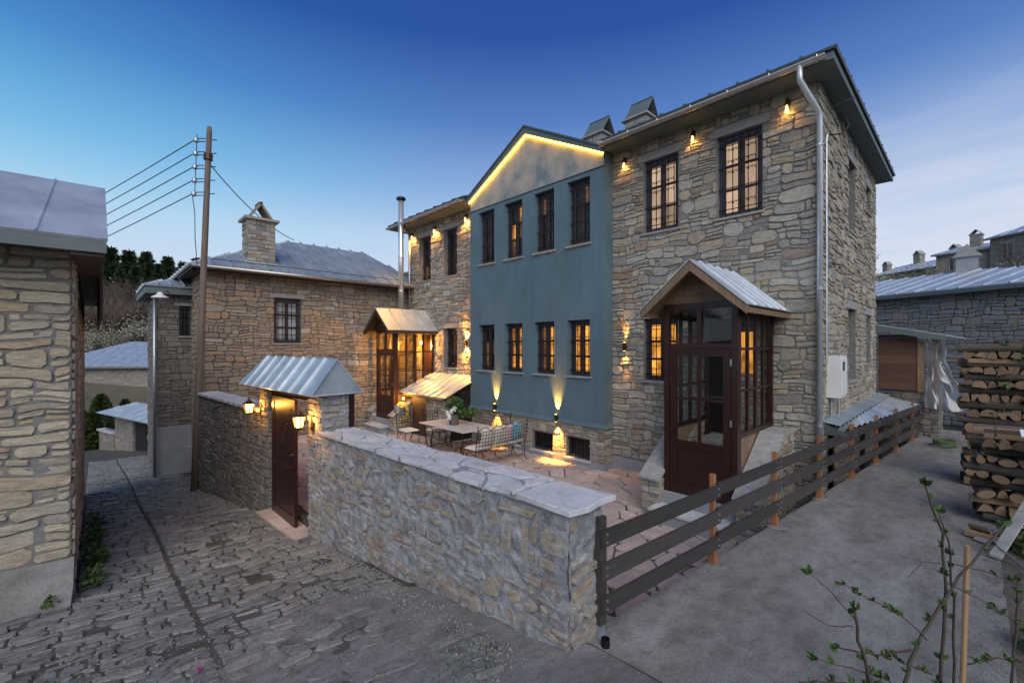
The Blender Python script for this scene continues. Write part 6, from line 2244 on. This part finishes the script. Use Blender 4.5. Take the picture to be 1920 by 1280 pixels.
def shrub(name, label, stems, leafmat='leaf'):
    t = thing(name, label, 'shrub', stems[0][0][0])
    for (pts, r0, r1, mat, lv) in stems:
        pts = [Vector(p) for p in pts]
        n = len(pts)
        fine = []
        for i in range(n - 1):
            for k in range(4):
                q = pts[i].lerp(pts[i + 1], k / 4)
                fine.append(q + Vector((U1(-.006, .006), U1(-.006, .006), U1(-.004, .004))))
        fine.append(pts[-1])
        m_ = len(fine)
        st_ = MB().tube(fine, [.8 * (r0 + (r1 - r0) * i / (m_ - 1)) for i in range(m_)], 7).build('stem', mat, t, smooth=True)
        if lv:
            b = MB()
            for k in range(int(lv * 1.1)):
                u = U1(.12, 1)
                i = min(m_ - 2, int(u * (m_ - 1)))
                d = (fine[i + 1] - fine[i]).normalized()
                leaf_sprig(b, fine[i], (d * .3 + Vector((U1(-1, 1), U1(-1, 1), U1(0, .8)))).normalized(), .037)
            leaf_sprig(b, fine[-1], (fine[-1] - fine[-2]).normalized(), .045, 7)
            b.build('leaves', leafmat, st_)
    return t


shrub('bramble_shrub', 'thorny shrub with fresh green leaves in front of the concrete path', [
    ([(-0.145, 3.397, 0.202), (-0.124, 3.419, 0.619), (-0.104, 3.44, 1.154), (-0.111, 3.418, 1.456), (-0.177, 3.319, 1.73)], 0.013, 0.006, 'stem', 13),
    ([(-0.078, 3.829, -0.033), (-0.073, 3.834, 0.427), (-0.078, 3.829, 0.952), (-0.1, 3.777, 1.321), (-0.139, 3.693, 1.495)], 0.011, 0.004, 'stem', 9),
    ([(-0.313, 3.003, 0.343), (-0.236, 3.084, 0.79), (-0.192, 3.203, 0.952), (-0.046, 3.5, 1.214), (0.126, 3.898, 1.435)], 0.013, 0.007, 'stem', 6),
    ([(-0.286, 2.742, 0.53), (-0.33, 2.696, 0.887), (-0.371, 2.653, 1.091), (-0.387, 2.637, 1.232)], 0.011, 0.008, 'stem', 3),
    ([(-0.387, 2.637, 1.194), (-0.462, 2.557, 1.321), (-0.533, 2.484, 1.41)], 0.0035, 0.002, 'twig_red', 1),
    ([(-0.392, 2.631, 1.163), (-0.471, 2.548, 1.163), (-0.557, 2.458, 1.237)], 0.0035, 0.002, 'twig_red', 0),
    ([(-0.162, 3.234, 0.924), (-0.258, 3.09, 1.071), (-0.352, 2.963, 1.167), (-0.464, 2.817, 1.264)], 0.004, 0.002, 'twig_red', 7),
    ([(-0.207, 2.969, 0.976), (-0.3, 2.873, 0.955), (-0.356, 2.741, 0.993), (-0.449, 2.6, 1.045)], 0.006, 0.004, 'twig_red', 3),
    ([(-0.239, 2.864, 0.823), (-0.329, 2.769, 0.896), (-0.427, 2.594, 0.969), (-0.519, 2.498, 1.002)], 0.0045, 0.002, 'twig_red', 4),
    ([(-0.118, 3.411, 1.293), (-0.192, 3.304, 1.309), (-0.212, 3.283, 1.265), (-0.249, 3.245, 1.224)], 0.0035, 0.0015, 'twig_red', 0),
    ([(-0.104, 3.44, 1.184), (0.058, 3.682, 1.036), (0.177, 3.879, 0.898)], 0.004, 0.003, 'twig_red', 5),
    ([(-0.084, 3.794, 1.175), (0.062, 3.976, 1.109), (0.248, 4.243, 0.99)], 0.004, 0.003, 'twig_red', 2),
    ([(-0.541, 2.33, 0.969), (-0.451, 2.496, 0.936), (-0.321, 2.705, 0.875)], 0.004, 0.003, 'twig_red', 4),
])
shrub('bramble_shrub', 'leafy stem rising at the right edge of the picture', [
    ([(0.152, 4.36, -0.15), (0.177, 4.386, 0.273), (0.201, 4.411, 0.661), (0.208, 4.419, 0.943)], 0.012, 0.006, 'stem', 5),
    ([(-0.016, 3.749, 0.614), (0.106, 3.949, 0.616), (0.244, 4.166, 0.564)], 0.006, 0.004, 'twig_red', 7),
    ([(-0.156, 3.313, 0.709), (-0.261, 3.13, 0.81), (-0.298, 3.019, 0.879)], 0.005, 0.003, 'twig_red', 5),
])
shrub('overhanging_twig', 'leafy twigs reaching in over the woodpile at the right edge', [
    ([(0.34, 5.571, 2.535), (0.249, 5.476, 2.316), (0.204, 5.428, 2.185)], 0.004, 0.002, 'twig_red', 4),
    ([(0.345, 5.431, 2.874), (0.242, 5.324, 2.704), (0.186, 5.337, 2.535)], 0.003, 0.0015, 'twig_red', 3),
    ([(0.485, 6.592, 1.622), (0.273, 6.37, 1.877), (0.143, 6.378, 1.836), (0.168, 6.55, 1.527)], 0.006, 0.003, 'twig_red', 6),
])
tag(MB().tube([(-0.049, 3.715, 0.061), (-0.018, 3.747, 1.318)], .0135, 8).build('garden_stake', 'stake'), 'light brown wooden stake standing in the thorny shrub', 'stake')
# grit, dead leaves and crumbs along the path edges
b = MB()
for _ in range(2600):
    y = 2.2 + 13 * rng.random() ** 1.5
    k = rng.random()
    if k < .45:
        x = FX(y) - .02 + abs(rng.gauss(0, .10))
    elif k < .85:
        x = .2 - abs(rng.gauss(0, .16))
    else:
        x = U1(FX(y), .2)
    r_ = U1(.003, .010)
    p = Vector((x, y, path_z(x, y) + r_ * .3))
    b.add([p + Vector((U1(.7, 1.2) * r_ * d[0], U1(.7, 1.2) * r_ * d[1], U1(.6, 1) * r_ * d[2])) for d in ((1, 0, 0), (0, 1, 0), (-1, 0, 0), (0, -1, 0), (0, 0, 1))], [(0, 1, 4), (1, 2, 4), (2, 3, 4), (3, 0, 4)])
b.build('path_grit', 'cobble', kind='stuff', label='grit gathered along the edges of the concrete path', category='grit')
b = MB()
for _ in range(420):
    y = U1(4.5, 8.6)
    x = .12 + U1(0, .7)
    a = U1(0, 6.28)
    L = U1(.03, .11)
    p = Vector((x, y, .14 + U1(0, .04)))
    d = Vector((math.cos(a), math.sin(a), U1(-.1, .2))) * L
    s_ = Vector((-math.sin(a), math.cos(a), 0)) * .006
    b.add([p - s_, p + s_, p + d + s_ * .4, p + d - s_ * .4], [(0, 1, 2, 3)])
b.build('litter', 'twig', kind='stuff', label='bark chips and twigs littering the soil by the woodpile', category='litter')
for i, (x, y, r_, lb) in enumerate(((.45, 7.6, .16, 'leafy weed in front of the nearer woodpile'), (.4, 5.3, .14, 'leafy weed beside the path near the stake'), (.62, 8.5, .14, 'leafy weed growing against the nearer woodpile'))):
    tag(leaves(MB(), (x, y, .14 + r_ * .6), (r_, r_, r_ * .8), 140, .08).build('weed', 'leaf'), lb, 'weed', 'weeds by the woodpile')

sl = thing('street_lamp', 'white dish street lamp fixed to the corner of the narrow wing', 'street lamp', (-16.3, 1.4, 3.9))
MB().tube([(-16.55, 1.7, 4.02), (-16.2, 1.55, 4.12), (-16.0, 1.42, 4.02)], .018, 6).build('arm', 'galv', sl)
MB().lathe((-15.98, 1.38, 3.86), [(.22, 0), (.20, .03), (.08, .10), (.05, .17)], 14).build('shade', 'white_plastic', sl, smooth=True)
MB().lathe((-15.98, 1.38, 3.80), [(.02, 0), (.05, .03), (.05, .08)], 8).build('bulb', 'white_plastic', sl)
